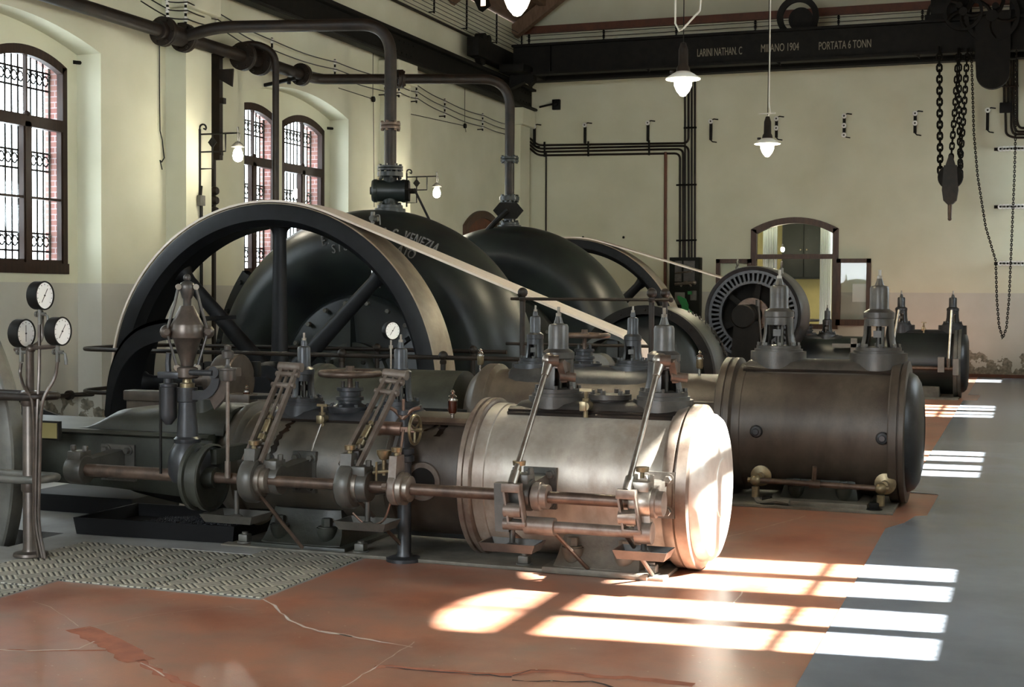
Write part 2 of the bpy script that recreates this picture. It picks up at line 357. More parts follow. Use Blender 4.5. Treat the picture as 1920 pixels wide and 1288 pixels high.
bmesh.ops.remove_doubles(m.bm, verts=m.bm.verts[:], dist=.0005)
m.mi = 4
for a, b, c, d in HOLES:
    zz = -1.95
    for p, q in (((a, c), (b, c)), ((b, c), (b, d)), ((b, d), (a, d)), ((a, d), (a, c))):
        m.face([m.v((p[0], p[1], 0)), m.v((q[0], q[1], 0)), m.v((q[0], q[1], zz)), m.v((p[0], p[1], zz))])
    m.face([m.v((a, c, zz)), m.v((b, c, zz)), m.v((b, d, zz)), m.v((a, d, zz))])
def crack(pts, w, mi, z=.0015, jit=.6):
    jit = min(jit, .008/w)
    P = [at(u, v, Z=0) for u, v in pts]; Q = []
    for a, b in zip(P, P[1:]):
        n = max(2, int((b-a).length/.05)); Q += [a.lerp(b, i/n) for i in range(n)]
    Q.append(P[-1]); L, R = [], []
    for i, p in enumerate(Q):
        d = (Q[min(i+1, len(Q)-1)]-Q[max(i-1, 0)]).normalized(); nrm = V((-d.y, d.x, 0)); ww = w*(1-jit+jit*random.random()*2) if w > .03 else w*(.35+jit*random.random()*2); off = nrm*(random.random()-.5)*min(w, .015)*1.6
        L.append(m.v(p+off+nrm*ww/2+Z1*z)); R.append(m.v(p+off-nrm*ww/2+Z1*z))
    m.mi = mi
    for i in range(len(Q)-1): m.face([L[i], L[i+1], R[i+1], R[i]])
crack([(495, 1123), (520, 1140), (535, 1158), (560, 1172), (600, 1184), (660, 1194), (695, 1201), (775, 1213)], .012, 2)
crack([(600, 1184), (640, 1189), (665, 1194)], .03, 2)
crack([(778, 1204), (640, 1290)], .009, 2, jit=.3)
crack([(702, 1250), (760, 1252), (850, 1260), (960, 1266), (1000, 1258), (1050, 1259), (1110, 1268), (1200, 1272), (1300, 1285)], .05, 3, .001)
crack([(725, 1250), (760, 1256), (850, 1262), (960, 1269)], .012, 5)
crack([(960, 1276), (1010, 1278), (1110, 1277), (1150, 1290)], .012, 5)
crack([(960, 1267), (995, 1257), (1050, 1259), (1095, 1266)], .006, 5)
crack([(147, 1178), (180, 1192), (215, 1208), (262, 1240)], .13, 3, .001, .35)
crack([(258, 1238), (300, 1262), (368, 1292)], .045, 3, .001); crack([(262, 1243), (310, 1268)], .008, 2)
crack([(-5, 1218), (60, 1220), (150, 1217), (175, 1203)], .014, 2); crack([(-5, 1219), (100, 1221), (200, 1220)], .03, 3, .001)
crack([(160, 1178), (290, 1152), (430, 1137)], .005, 2, jit=.3); crack([(430, 1137), (447, 1143), (475, 1142)], .006, 2)
crack([(60, 1128), (95, 1138), (120, 1155), (147, 1175)], .005, 2); crack([(300, 1118), (335, 1111)], .004, 2)
crack([(1355, 1008), (1400, 998), (1450, 985), (1512, 967)], .012, 2); crack([(1392, 1110), (1378, 1128), (1364, 1143)], .006, 2)
crack([(1762, 792), (1738, 797)], .02, 2)
for i in range(150):                                     # plaster crumbs trodden into the floor
    p = at(random.uniform(0, 1900), random.uniform(1080, 1285), Z=.002); r = random.uniform(.002, .007); m.mi = 2
    m.face([m.v(p+V((r*math.cos(k*1.05), r*math.sin(k*1.05)*.7, 0))) for k in range(6)])
struct('floor', m, ['red', 'concrete', 'crack', 'crackred', 'pit', 'crackdark'])
m = MB(); m.box((XL, YE-.03, 0), (XR, YE+.01, .07)); struct('baseboard_back', m, 'tie')
m = MB(); m.box((XL-.02, YE-.12, 7.56), (XR, YE, 7.72)); struct('trim_1', m, 'tie')
# ---- windows
def window(n, N, sg, y0, y1):
    e = bpy.data.objects.new('window_%d' % n, None); COL.objects.link(e); e.location = (N, (y0+y1)/2, ZS0); LOC[e.name] = V(e.location); e['kind'] = 'structure'
    zt = 3.60 if sg < 0 else 3.88; F = MB(); x0, x1 = N+sg*.0, N+sg*.09; lo, hi = min(x0, x1), max(x0, x1); mid = (y0+y1)/2
    F.box((lo, y0, ZS0), (hi, y0+.085, ZSS)); F.box((lo, y1-.085, ZS0), (hi, y1, ZSS)); F.box((lo-.02, y0, ZS0), (hi+.02, y1, ZS0+.13))
    F.box((lo-.01, y0+.08, zt), (hi, y1-.08, zt+.14)); F.box((lo-.01, mid-.05, ZS0+.1), (hi, mid+.05, zt+.06)); F.box((lo+.02, mid-.014, 3.7), (hi-.02, mid+.014, ZSC-.05))
    F.ball((lo+.03 if sg > 0 else hi-.03, mid, zt+.15), .045, 10)
    for a, b in ((y0+.08, mid-.045), (mid+.045, y1-.08)):
        F.box((lo+.02, a, 2.74), (hi-.02, b, 2.77)); F.box((lo+.01, a, ZS0+.12), (hi-.01, a+.03, zt+.02)); F.box((lo+.01, b-.03, ZS0+.12), (hi-.01, b, zt+.02)); F.box((lo+.01, a, ZS0+.12), (hi-.01, b, ZS0+.17))
    ap = archpoly(y0, y1, ZS0, ZSS, ZSC, 14)[2:]; ip = archpoly(y0+.085, y1-.085, ZS0, ZSS-.085, ZSC-.115, 14)[2:]
    F.loft([[(lo, *p), (hi, *p), (hi, *q), (lo, *q)] for p, q in zip(ap, ip)])
    obj('window_frame', F, 'wood', e, True)
    G = MB(); G.prism([(a, b) for a, b in archpoly(y0+.04, y1-.04, ZS0+.04, ZSS-.03, ZSC-.05)], (N+sg*.05, 0, 0), Y1, Z1, .004); obj('pane', G, 'glass', e, True)
    K = MB(); gr = 1.0 if sg < 0 else .45; xg = N+sg*(.27 if sg < 0 else .12); k = 0; y = y0+.06
    while y < y1:
        K.tube([(xg, y, ZS0), (xg, y, 4.5)], .012*gr, 6)
        for z in (2.22, 3.22, 4.22):
            K.tube([(xg, y+.045*math.cos(t)+.05, z+.02+.06*math.sin(t)) for t in [i*.6 for i in range(11)]], .011*gr, 4); K.ball((xg, y, z+.09), .024*gr, 6)
        y += .115
    for z in (2.12, 2.34, 3.12, 3.34, 4.12, 4.34): K.tube([(xg, y0, z), (xg, y1, z)], .014*gr, 6)
    obj('window_grille', K, 'iron', e)
    return e
wn = 1
for c in BL[2:]+BL[:2]:
    for a, b in winspans(c): window(wn, NL, -1, a, b); wn += 1
for c in BR:
    for a, b in winspans(c, 1): window(wn, NR, 1, a, b); wn += 1
# ---- opening in the end wall with casements folded back, and the room behind it
e = bpy.data.objects.new('window_%d' % wn, None); COL.objects.link(e); e.location = (-4.57, YE, 1.02); LOC[e.name] = V(e.location); e['kind'] = 'structure'
F = MB(); a0, b0 = DX0-.06, DX1+.06
F.box((a0, YE-.05, 1.0), (a0+.12, YE+.12, 3.08)); F.box((b0-.12, YE-.05, 1.0), (b0, YE+.12, 3.08)); F.box((a0, YE-.04, 2.44), (b0, YE+.10, 2.54)); F.box((a0, YE-.06, .95), (b0, YE+.12, 1.05))
ap = archpoly(a0, b0, 1, 3.08, 3.33, 14)[2:]; ip = archpoly(a0+.12, b0-.12, 1, 2.98, 3.20, 14)[2:]
F.loft([[(p[0], YE-.05, p[1]), (p[0], YE+.12, p[1]), (q[0], YE+.12, q[1]), (q[0], YE-.05, q[1])] for p, q in zip(ap, ip)])
obj('window_frame', F, 'wood2', e, True)
G = MB(); G.prism(archpoly(a0+.1, b0-.1, 2.52, 2.98, 3.20), (0, YE+.03, 0), X1, Z1, .006); obj('pane', G, 'glass', e, True)
for x0, x1 in ((-6.24, DX0-.03), (DX1+.03, -2.96)):
    L_ = MB()
    for q in ((x0, 1.03, x0+.09, 2.44), (x1-.09, 1.03, x1, 2.44), (x0, 1.03, x1, 1.16), (x0, 2.35, x1, 2.44)): L_.box((q[0], YE-.12, q[1]), (q[2], YE-.07, q[3]))
    lf = obj('casement', L_, 'wood2', e, True)
    P_ = MB(); P_.box((x0+.08, YE-.10, 1.14), (x1-.08, YE-.095, 2.37)); obj('casement_pane', P_, 'glass', lf, True)
R_ = MB(); R_.box((-7.5, YE+2.4, 0), (-1.5, YE+2.5, 4)); R_.box((-7.5, YE+.31, 0), (-7.4, YE+2.4, 4)); R_.box((-1.6, YE+.31, 0), (-1.5, YE+2.4, 4)); R_.box((-7.5, YE+.31, 4), (-1.5, YE+2.5, 4.1)); R_.box((-7.5, YE+.31, -.1), (-1.5, YE+2.5, 0))
struct('wall_far', R_, 'mustard')
cur = []
for x0, x1, lb in ((-5.34, -5.02, 'left of the two white curtains in the room behind the end opening'), (-4.10, -3.84, 'right of the two white curtains in the room behind the end opening')):
    K = MB(); n = 40; secs = []
    P2 = [(x0+(x1-x0)*i/n, YE+.55+.035*math.sin(i*1.35)) for i in range(n+1)]
    K.loft([[(a, b, .3), (a, b, 3.3), (a, b+.004, 3.3), (a, b+.004, .3)] for a, b in P2]); tag(obj('curtain', K, 'curtain'), lb, 'curtain', 'curtains behind the end opening')
t = thing('wall_cupboard', 'dark cupboard hanging on the mustard wall seen through the end opening', 'cupboard', (-4.55, YE+2.2, 2.0))
K = MB(); K.box((-5.15, YE+1.95, 2.04), (-4.15, YE+2.4, 3.6), .01); K.box((-5.2, YE+1.92, 3.6), (-4.1, YE+2.4, 3.66)); obj('body', K, 'cabinet', t)
for x in (-5.12, -4.64):
    K = MB(); K.box((x, YE+1.92, 2.08), (x+.46, YE+1.95, 3.56), .008); d = obj('cupboard_door', K, 'cabinet', t); K = MB(); K.ball((x+(.4 if x < -5 else .06), YE+1.9, 2.7), .02, 8); obj('knob', K, 'brass', d)
K = MB(); K.bar((-4.1, YE+2.3, 2.09), (-3.95, YE+2.3, 2.09), .03, .03); obj('bracket', K, 'iron', t)
t = thing('hanging_bulb', 'small lit bulb hanging in the mustard room behind the end opening', 'lamp', (-4.98, YE+1.0, 3.05))
K = MB(); K.ball((-4.98, YE+1.0, 2.68), .045, 12, 1.3); obj('bulb', K, 'bulb', t); K = MB(); K.tube([(-4.98, YE+1.0, 2.74), (-4.98, YE+1.0, 4.0)], .006); K.cyl((-4.98, YE+1.0, 2.72), (-4.98, YE+1.0, 2.8), .025); obj('cord', K, 'ink', t)
pl = bpy.data.lights.new('hanging_bulb_light', 'POINT'); pl.energy = 28; pl.color = (1, .85, .6); pl.shadow_soft_size = .05; po = bpy.data.objects.new('hanging_bulb_light', pl); po.location = (-4.98, YE+.9, 2.6); COL.objects.link(po)
# ---- arched timber door at the far end of the left wall
e = bpy.data.objects.new('door_1', None); COL.objects.link(e); e.location = (XL, 27.6, 0); LOC[e.name] = V(e.location); e['kind'] = 'structure'
K = MB(); ap = archpoly(26.6, 28.75, .0, 3.06, 3.42, 16); ip = archpoly(26.76, 28.59, .0, 3.0, 3.26, 16)
K.loft([[(XL, *p), (XL+.08, *p), (XL+.08, *q), (XL, *q)] for p, q in zip(ap[1:]+ap[:1], ip[1:]+ip[:1])]); obj('door_frame', K, 'wood2', e)
K = MB(); K.prism(ip, (XL+.01, 0, 0), Y1, Z1, .03); K.box((XL+.03, 26.75, 2.3), (XL+.07, 28.6, 2.42))
for y in (26.95, 27.8): K.box((XL+.035, y, .3), (XL+.055, y+.65, 2.1), .008)
obj('door_leaf', K, 'tie', e)
# ---- grey linoleum laid along the right side, cut round the cylinder covers
K = MB(); pts = [(-.83, YB), (-.84, 5.6), (-.855, 9.9), (-.75, 10.2), (-.70, 10.55), (-.62, 10.6), (-.60, 11.8), (-.845, 11.85), (-.85, 15.0), (-.83, 23.0), (-.62, 23.05), (-.6, 24.4), (-.8, 24.45), (-.8, YE-.04), (.95, YE-.04), (.95, YB)]
K.prism(pts, (0, 0, 0.0005), X1, Y1, .005)
tag(obj('linoleum_runner', K, 'lino', None, True), 'grey linoleum laid along the right side of the red floor', 'floor covering')
for k, (x0, x1, y0, y1, lb) in enumerate([(-5.62, -5.02, 6.16, 7.38, 'chequered steel floor plate beside the foot of the gauge stand'), (-5.0, -4.42, 6.34, 7.38, 'chequered steel floor plate in the middle, in front of the black pan'), (-4.40, -3.74, 6.36, 7.56, 'chequered steel floor plate whose edge meets the red floor below the drip tray'), (-5.62, -5.02, 5.47, 6.13, 'chequered steel floor plate at the left edge, nearest the viewer')]):
    K = MB(); K.box((x0, y0, .0005), (x1, y1, .008), .002); tag(obj('tread_plate', K, 'tread', None, True), lb, 'floor plate', 'chequered floor plates')
K = MB(); K.box((-4.98, 7.40, .0005), (-4.40, 7.60, .007), .002); tag(obj('floor_plate', K, 'concrete', None, True), 'plain narrow floor plate behind the middle chequered plate', 'floor plate')
K = MB(); K.box((-3.74, 9.0, .0005), (-2.6, 9.9, .01)); tag(obj('tread_plate', K, 'tread', None, True), 'chequered steel floor plate glimpsed under the front engine, behind its bedplate', 'floor plate', 'chequered floor plates')
# ================================================================== PUMPS, WHEELS, BELTS, MOTORS
def valve_knobs(mb, c, R, n, axis, r=.018, h=.03): bolts(mb, c, axis, R, n, r, h)
def pump(cx, y0, cz, label, lettered, valve):
    t = thing('centrifugal_pump', label, 'pump', (cx, y0+.8, 0), 'great drum shaped pumps')
    k = MB(); k.lathe([(1.02, .34), (1.12, .30), (1.22, .20), (1.34, .10), (1.48, .03), (1.62, .0), (1.76, .02), (1.90, .10), (2.02, .24), (2.10, .42), (2.15, .64), (2.16, .84), (2.13, 1.08), (2.05, 1.32), (1.92, 1.52), (1.72, 1.68), (1.3, 1.74), (0, 1.74)], (cx, y0, cz), 'Y', 128)
    casing = k
    k = MB(); k.lathe([(0, .24), (1.0, .24), (1.03, .26), (1.06, .29), (1.06, .36)], (cx, y0, cz), 'Y', 96)
    cv = obj('cover_plate', k, 'pump', t)
    for i in range(20):
        a = 2*PI*(i+.5)/20; k = MB(); k.hexn((cx+.96*math.cos(a), y0+.24, cz+.96*math.sin(a)), (0, -1, 0), .032, .05); obj('cover_bolt', k, 'greyiron', cv)
    for i in range(6):
        k = MB()
        a = PI/6+2*PI*i/6+.1; d = V((math.cos(a), 0, math.sin(a))); n = V((-d.z, 0, d.x)); c = V((cx, y0+.24, cz))
        k.loft([[c+d*q+n*w+V((0, -h, 0)) for w, h in ((-.035, 0), (.035, 0), (.025, e_), (-.025, e_))] for q, e_ in ((.36, .16), (.86, .07), (.90, .0))])
        obj('stiffening_rib', k, 'pump', cv)
    k = MB(); k.lathe([(0, -.02), (.30, -.02), (.36, 0), (.38, .03), (.38, .12), (.46, .14), (.46, .24)], (cx, y0, cz), 'Y', 48); bolts(k, (cx, y0-.0, cz), 'Y', .31, 8, .03, -.05)
    obj('shaft_gland', k, 'green', t)
    # bolted joint on the left flank
    k = MB(); k.lathe([(2.05, .62), (2.33, .62), (2.33, .78), (2.05, .78)], (cx, y0, cz), 'Y', 24, PI*.80, PI*1.2, True)
    for i in range(7):
        a = PI*.82+PI*.36*i/6; k.hexn((cx+2.26*math.cos(a), y0+.62, cz+2.26*math.sin(a)), (0, -1, 0), .035, .06)
    obj('joint_flange', k, 'pump', t)
    if lettered:
        k = casing; k.mi = 1
        PY = lambda r: .02 if r < 1.7 else .03+max(0, r-1.76)*.62
        def arcletters(txt, angs, size, r0, slope, xs):
            for ch, ad in zip(txt, angs):
                a = math.radians(ad); r = r0+(101.7-ad)*slope; d = V((math.cos(a), 0, math.sin(a))); tx = V((math.sin(a), 0, -math.cos(a)))
                glyph(k, ch, size, V((cx, y0+PY(r)-.006, cz))+d*(r-.06), tx*xs, d, .03)
        arcletters('E.', (101.7, 99.6), .19, 1.763, .0045, .72)
        arcletters('&C.VENEZIA', (76.4, 72.3, 70.4, 67.6, 65.5, 63.3, 61.2, 59.3, 57.8, 55.9), .19, 1.763, .0045, .56)
        arcletters('SISTEMA', [97.3-2.95*i for i in range(7)], .16, 1.63, .0037, .8); arcletters('ATO', (66.7, 64.1, 61.5), .16, 1.63, .0037, .8)
        k = MB(); q = at(703, 410, Y=y0+.1); k.tube([q+V((0, -.06, .0)), q+V((0, -.06, -.75))], .016, 8); obj('sight_glass', k, 'chrome', t)
        k = MB()
        for dz in (.0, -.78):
            k = MB()
            k.cyl(q+V((0, .06, dz)), q+V((0, -.10, dz)), .035); k.cyl(q+V((0, -.06, dz-.06)), q+V((0, -.06, dz+.08)), .028, seg=8); k.tube(bend([q+V((.02, -.06, dz+.03)), q+V((.10, -.08, dz+.05)), q+V((.11, -.08, dz-.08))], .03), .008, 6); k.cyl(q+V((.03, -.06, dz-.01)), q+V((.07, -.06, dz-.01)), .03, seg=10); obj('gauge_cock', k, 'greyiron', t)
    obj('casing', casing, ['pump', 'raised'], t)
    # priming valve on the crown
    zc = cz+2.14; yv = y0+.82; vx = cx+(.18 if lettered else -.03)
    v = t
    k = MB(); k.lathe([(0, -.02), (.20, -.02), (.20, .03), (.165, .035), (.165, .075), (.105, .085), (.095, .16), (.09, .42), (.10, .44), (.165, .445), (.165, .50), (0, .50)], (vx, yv, zc), 'Z', 32)
    bolts(k, (vx, yv, zc+.075), 'Z', .135, 6, .022, .035); bolts(k, (vx, yv, zc+.44), 'Z', .14, 6, .02, -.035); bolts(k, (vx, yv, zc+.50), 'Z', .14, 6, .02, .03)
    obj('valve_neck', k, 'pump', v)
    d = V((.93, .36, 0)) if lettered else V((.28, -.96, 0)); c = V((vx, yv, zc+.26))
    k = MB(); k.lathe([(0, -.26), (.05, -.26), (.05, -.235), (.13, -.235), (.15, -.21), (.15, -.17), (.14, -.16), (.14, .14), (.15, .16), (.15, .2), (0, .2)], c, d, 28); obj('valve_body', k, 'pump', v)
    k = MB(); _, x, y = frame(d); k.prism([(.25, 0), (.14, .13), (-.14, .13), (-.25, 0), (-.14, -.13), (.14, -.13)], c+d*.2, x, y, .05); k.cyl(c+d*.2, c+d*.34, .035, seg=10); bolts(k, c+d*.25, d, .2, 2, .02, .03); obj('end_flange', k, 'iron', v)
    k = MB(); e_ = c+d*.31
    if lettered: k.bar(e_+V((0, 0, .03)), e_+V((.24, .08, -.48)), .09, .03, d)
    else: k.tube(bend([e_, e_+V((-.25, -.02, -.22)), e_+V((-.5, -.04, -.50)), e_+V((-.78, -.06, -.62))], .15), [.05]*16+[.04]*0 if False else .045, 8)
    obj('lever', k, 'iron', v)
    return t
pump(-7.85, 15.5, .55, 'nearer and larger of the two great black drum pumps, with raised letters on its face', True, 'black valve on the crown of the nearer lettered drum pump')
pump(-7.92, 20.7, .60, 'farther of the two great black drum pumps, plain faced, behind the lettered one', False, 'black valve with a long lever on the crown of the farther plain drum pump')
def flywheel(cx, y0, cz, R, w, label, tread, spokes=8, rim=.22, a0=PI/2, face='wheel', barring=False, holes=False):
    t = thing('flywheel', label, 'wheel', (cx, y0+w/2, cz), 'large flywheels')
    k = MB(); yi = R-rim
    k.lathe([(R, 0), (R-.03, -.012), (yi+.07, -.012), (yi+.05, .04), (yi, .10), (yi, w-.10), (yi+.05, w-.04), (yi+.07, w), (R, w)], (cx, y0, cz), 'Y', 144, closed=True)
    if holes:
        for i in range(70):
            a = 2*PI*i/70; k.box(V((cx+(R-.13)*math.cos(a)-.012, y0-.02, cz+(R-.13)*math.sin(a)-.012)), V((cx+(R-.13)*math.cos(a)+.012, y0-.01, cz+(R-.13)*math.sin(a)+.012)))
    obj('rim', k, face, t)
    k = MB(); k.lathe([(R+.001, .0), (R+.012, .01), (R+.02, w/2), (R+.012, w-.01), (R+.001, w)], (cx, y0, cz), 'Y', 144, closed=True); obj('rim_tread', k, tread, t)
    for i in range(spokes):
        a = a0+2*PI*i/spokes; d = V((math.cos(a), 0, math.sin(a))); n = V((-d.z, 0, d.x)); c = V((cx, y0+w/2, cz)); secs = []
        for q, ww, hh in ((.22, .125, .085), (.4, .105, .07), (yi-.14, .082, .055), (yi-.05, .10, .065), (yi+.03, .16, .10)):
            secs.append([c+d*q+n*(ww*math.cos(b))+V((0, hh*math.sin(b), 0)) for b in [2*PI*j/14 for j in range(14)]])
        k = MB(); k.loft(secs); obj('spoke', k, face, t)
    k = MB(); k.lathe([(0, -.12), (.13, -.12), (.13, -.04), (.26, -.03), (.30, .04), (.30, w-.04), (.26, w+.03), (.13, w+.04), (.13, w+.3), (0, w+.3)], (cx, y0, cz), 'Y', 40); obj('hub', k, face, t)
    return t
flywheel(-8.13, 14.0, .53, 2.11, .57, 'large black spoked flywheel in front of the lettered drum pump', 'tread_face', rim=.25)
flywheel(-7.83, 24.4, .56, 2.10, .52, 'black spoked flywheel at the back beyond the plain drum pump', 'tread_face', holes=True)
flywheel(-7.79, 7.28, .49, 1.68, .13, 'grey wheel rim cut off by the left edge of the photo, beside the gauge stand', 'greyiron', 6, .16, .35, 'greyiron')
def belt(cx, cz, R, px, pz, r, y0, w, label):
    D = V((px-cx, 0, pz-cz)); L = D.length; th = math.atan2(D.z, D.x); al = math.acos((R-r)/L); P = []
    n = 60
    for i in range(n+1):
        a = th+al+(2*PI-2*al)*i/n; P.append(V((cx+R*math.cos(a), y0, cz+R*math.sin(a))))
    for i in range(25):
        a = th-al+(2*al)*i/24; P.append(V((px+r*math.cos(a), y0, pz+r*math.sin(a))))
    k = MB(); m = len(P); rings = []
    for i, p in enumerate(P):
        d = (P[(i+1) % m]-P[i-1]).normalized(); nn = V((-d.z, 0, d.x)); nn = nn if nn.dot(p-V((cx, y0, cz))) > -5 else nn
        o = nn*-.012
        rings.append([k.v(p+o), k.v(p+o+V((0, w, 0))), k.v(p-o+V((0, w, 0))), k.v(p-o)])
    for i in range(m):
        A, B = rings[i], rings[(i+1) % m]
        for j in range(4): k.face([A[j], A[(j+1) % 4], B[(j+1) % 4], B[j]])
    tag(obj('drive_belt', k, 'leather'), label, 'belt', 'flat drive belts')
M1X, M1Z = -4.08, .78
belt(-8.13, .53, 2.11+.035, M1X, .86, .365, 14.0, .57, 'broad pale leather belt running down from the large front flywheel to the near motor')
belt(-7.83, .56, 2.10+.035, -4.0, 1.33, .31, 24.42, .48, 'leather belt stretched from the back flywheel to the far dynamo')
# ---- near motor with its pulley
t = thing('electric_motor', 'round black motor with a bolted ring behind the belt pulley, right of the drum pumps', 'motor', (M1X+.1, 15.6, 0))
k = MB(); c = (M1X+.12, 15.0, .72); k.lathe([(0, .0), (.30, .0), (.5, .03), (.62, .10), (.68, .2), (.70, .26)], c, 'Y', 64); obj('end_bell', k, 'pump', t)
k = MB(); k.lathe([(.69, .12), (.79, .12), (.79, .24), (.69, .24)], c, 'Y', 64, closed=True); bolts(k, (c[0], c[1]+.12, c[2]), 'Y', .74, 16, .018, -.025); obj('bolted_ring', k, 'iron', t)
k = MB(); k.lathe([(.76, .24), (.78, .3), (.78, 1.0), (.74, 1.08), (0, 1.1)], c, 'Y', 64); obj('stator_drum', k, 'green', t)
k = MB()
for i in range(26):
    a = -.35+1.5*i/25; p = V((c[0]+.80*math.cos(a), c[1]+.9, c[2]+.80*math.sin(a))); k.tube([p, p+V((.05*random.random(), -.05, -.06)), p+V((.03, .12, -.12))], .012, 5)
obj('lead_bundle', k, 'ink', t)
k = MB(); k.box((c[0]-.7, 15.1, 0), (c[0]+.7, 16.1, .14), .02); k.box((c[0]-.5, 15.2, .14), (c[0]+.5, 16.0, .3), .02); obj('base_frame', k, 'iron', t)
k = MB(); k.lathe([(.30, 0), (.345, .0), (.352, .2), (.345, .4), (.30, .4)], (M1X, 14.06, .86), 'Y', 48, closed=True)
k.lathe([(0, -.02), (.10, -.02), (.10, .42), (0, .42)], (M1X, 14.06, .86), 'Y', 24)
for i in range(5): a = 2*PI*i/5+.3; k.bar((M1X, 14.26, .86), (M1X+.32*math.cos(a), 14.26, .86+.32*math.sin(a)), .12, .06, Y1)
pu = obj('pulley', k, 'green', t); k = MB(); k.cyl((M1X, 13.9, .86), (M1X, 15.1, .86), .055); obj('shaft', k, 'steel', t)
k = MB(); k.box((M1X-.15, 13.72, 0), (M1X+.15, 13.74, .1)); k.box((M1X-.16, 13.60, 0), (M1X+.16, 13.72, .72), .02); k.lathe([(0, 0), (.16, 0), (.16, .2), (0, .2)], (M1X, 13.62, .86), 'Y', 24); obj('bearing_pedestal', k, 'greyiron', t)
# ---- dynamo
DX, DY, DZ = -4.0, 22.0, 1.33
t = thing('dynamo', 'big black dynamo with a slotted ring and lettered face, in front of the end opening', 'dynamo', (DX, DY+.6, 0))
c = V((DX, DY, DZ))
k = MB(); k.lathe([(.70, .05), (.74, .02), (.765, .0), (.78, .06), (.78, .9), (.74, .98), (.70, .98)], c, 'Y', 96, closed=True); obj('yoke_ring', k, 'blue', t)
k = MB()
for r0, r1, y in ((.665, .71, .03), (.50, .54, .02)): k.lathe([(r0, y), (r1, y), (r1, y+.08), (r0, y+.08)], c, 'Y', 96, closed=True)
for i in range(52):
    a = 2*PI*i/52; d = V((math.cos(a), 0, math.sin(a))); k.bar(c+d*.53+V((0, .06, 0)), c+d*.675+V((0, .06, 0)), .034, .06, Y1)
ring = k; k.mi = 1
kk = MB(); kk.lathe([(0, .35), (.70, .35), (.70, .6), (0, .6)], c, 'Y', 64); obj('winding_core', kk, 'darkhole', t)
kk = MB()
for i in range(6):
    a = 2*PI*i/6+.4; d = V((math.cos(a), 0, math.sin(a))); kk.bar(c+d*.1+V((0, .2, 0)), c+d*.50+V((0, .2, 0)), .09, .06, Y1)
kk.lathe([(0, -.02), (.12, -.02), (.24, .0), (.24, .25), (0, .25)], c, 'Y', 32); obj('armature_spider', kk, 'iron', t)
s_ = 'ERCOLE MARELLI & C. MILANO'
for i, ch in enumerate(s_):
    if ch == ' ': continue
    a = math.radians(152-i*4.75); d = V((math.cos(a), 0, math.sin(a))); glyph(k, ch, .056, c+d*.497+V((0, .016, 0)), V((d.z, 0, -d.x)), d, .004)
obj('slotted_ring', ring, ['blue', 'bonnet'], t)
k = MB(); k.lathe([(0, -.36), (.17, -.36), (.185, -.34), (.185, -.06), (.15, -.04), (0, -.04)], c+V((-.09, 0, -.02)), 'Y', 36); bb = obj('bearing_housing', k, 'iron', t)
k = MB(); k.prism([(-.34, -1.33), (.24, -1.33), (.17, -.7), (.14, -.1), (-.24, -.1), (-.28, -.7)], c+V((0, -.06, 0)), X1, Z1, .22); k.box((DX-.6, DY-.4, 0), (DX+.5, DY+1.1, .32), .02); obj('pedestal', k, 'iron', t)
k = MB(); k.tube(bend([c+V((.13, -.2, .18)), c+V((.16, -.22, -.2)), c+V((.22, -.22, -.85))], .2), .022, 8); k.cyl(c+V((.12, -.2, .14)), c+V((.12, -.2, .24)), .035); obj('oil_pipe', k, 'bonnet', t)
k = MB(); k.lathe([(.17, -.06), (.27, -.06), (.27, .02), (.17, .02)], c, 'Y', 36, closed=True); obj('brush_rocker', k, 'rust', t)
for dx in (-.33, .38):
    k = MB(); zt = math.sqrt(.78**2-dx*dx); p = c+V((dx, .45, zt)); k.cyl(p-Z1*.05, p+Z1*.07, .035); k.tube([p+V((0, .055*math.cos(a), .125+.055*math.sin(a))) for a in [2*PI*i/14 for i in range(14)]], .014, 6, True); obj('lifting_eye', k, 'greyiron', t)
k = MB(); k.cyl(c+V((0, .9, 0)), c+V((0, 3.0, 0)), .06); obj('shaft', k, 'steel', t)
k = MB(); k.lathe([(0, 0), (.29, 0), (.295, .2), (.29, .4), (0, .4)], (DX, 24.46, DZ), 'Y', 40); obj('pulley', k, 'green', t)
k = MB(); k.prism([(-.28, -1.33), (.28, -1.33), (.14, -.1), (-.14, -.1)], (DX, 25.2, DZ), X1, Z1, .2); k.lathe([(0, -.25), (.15, -.25), (.15, .05), (0, .05)], (DX, 25.2, DZ), 'Y', 24); obj('bearing_pedestal', k, 'iron', t)
# ---- iron fence round the wheel
def fence_post(p, z1, t):
    k = MB(); k.cyl((p[0], p[1], 0), (p[0], p[1], z1), .028, seg=12); k.lathe([(0, 0), (.07, 0), (.07, .015), (.04, .04), (0, .04)], (p[0], p[1], 0), 'Z', 16); q = obj('fence_post', k, 'ironpipe', t)
    k = MB(); k.lathe([(.028, -.07), (.036, -.06), (.036, -.03), (.02, -.025)], (p[0], p[1], z1), 'Z', 12); k.ball((p[0], p[1], z1+.02), .052, 14); obj('ball_top', k, 'ironpipe', q)
FY, BY, TY = 13.45, 15.12, 13.2
t = thing('wheel_fence', 'low iron fence of ball topped posts and rails looping round the large front flywheel', 'fence', (-8, FY, 0))
for u, y, z in ((641, FY, .95), (831, FY, .95), (707, BY, .95), (887, BY, .95)): fence_post((at(u, 660, Y=y).x, y), z, t)
xa = at(185, 655, Y=14).x; xe = at(975, 668, Y=FY).x
k = MB(); k.tube(bend([(xe, FY, .95), (xa, FY, .95), (xa, BY, .95), (at(950, 668, Y=BY).x, BY, .95)], .5, 8), .024, 8); obj('fence_rail', k, 'ironpipe', t)
k = MB(); k.tube(bend([(-7.0, FY, .45), (xa, FY, .45), (xa, BY, .45), (-7.0, BY, .45)], .5, 8), .024, 8); obj('fence_rail', k, 'ironpipe', t)
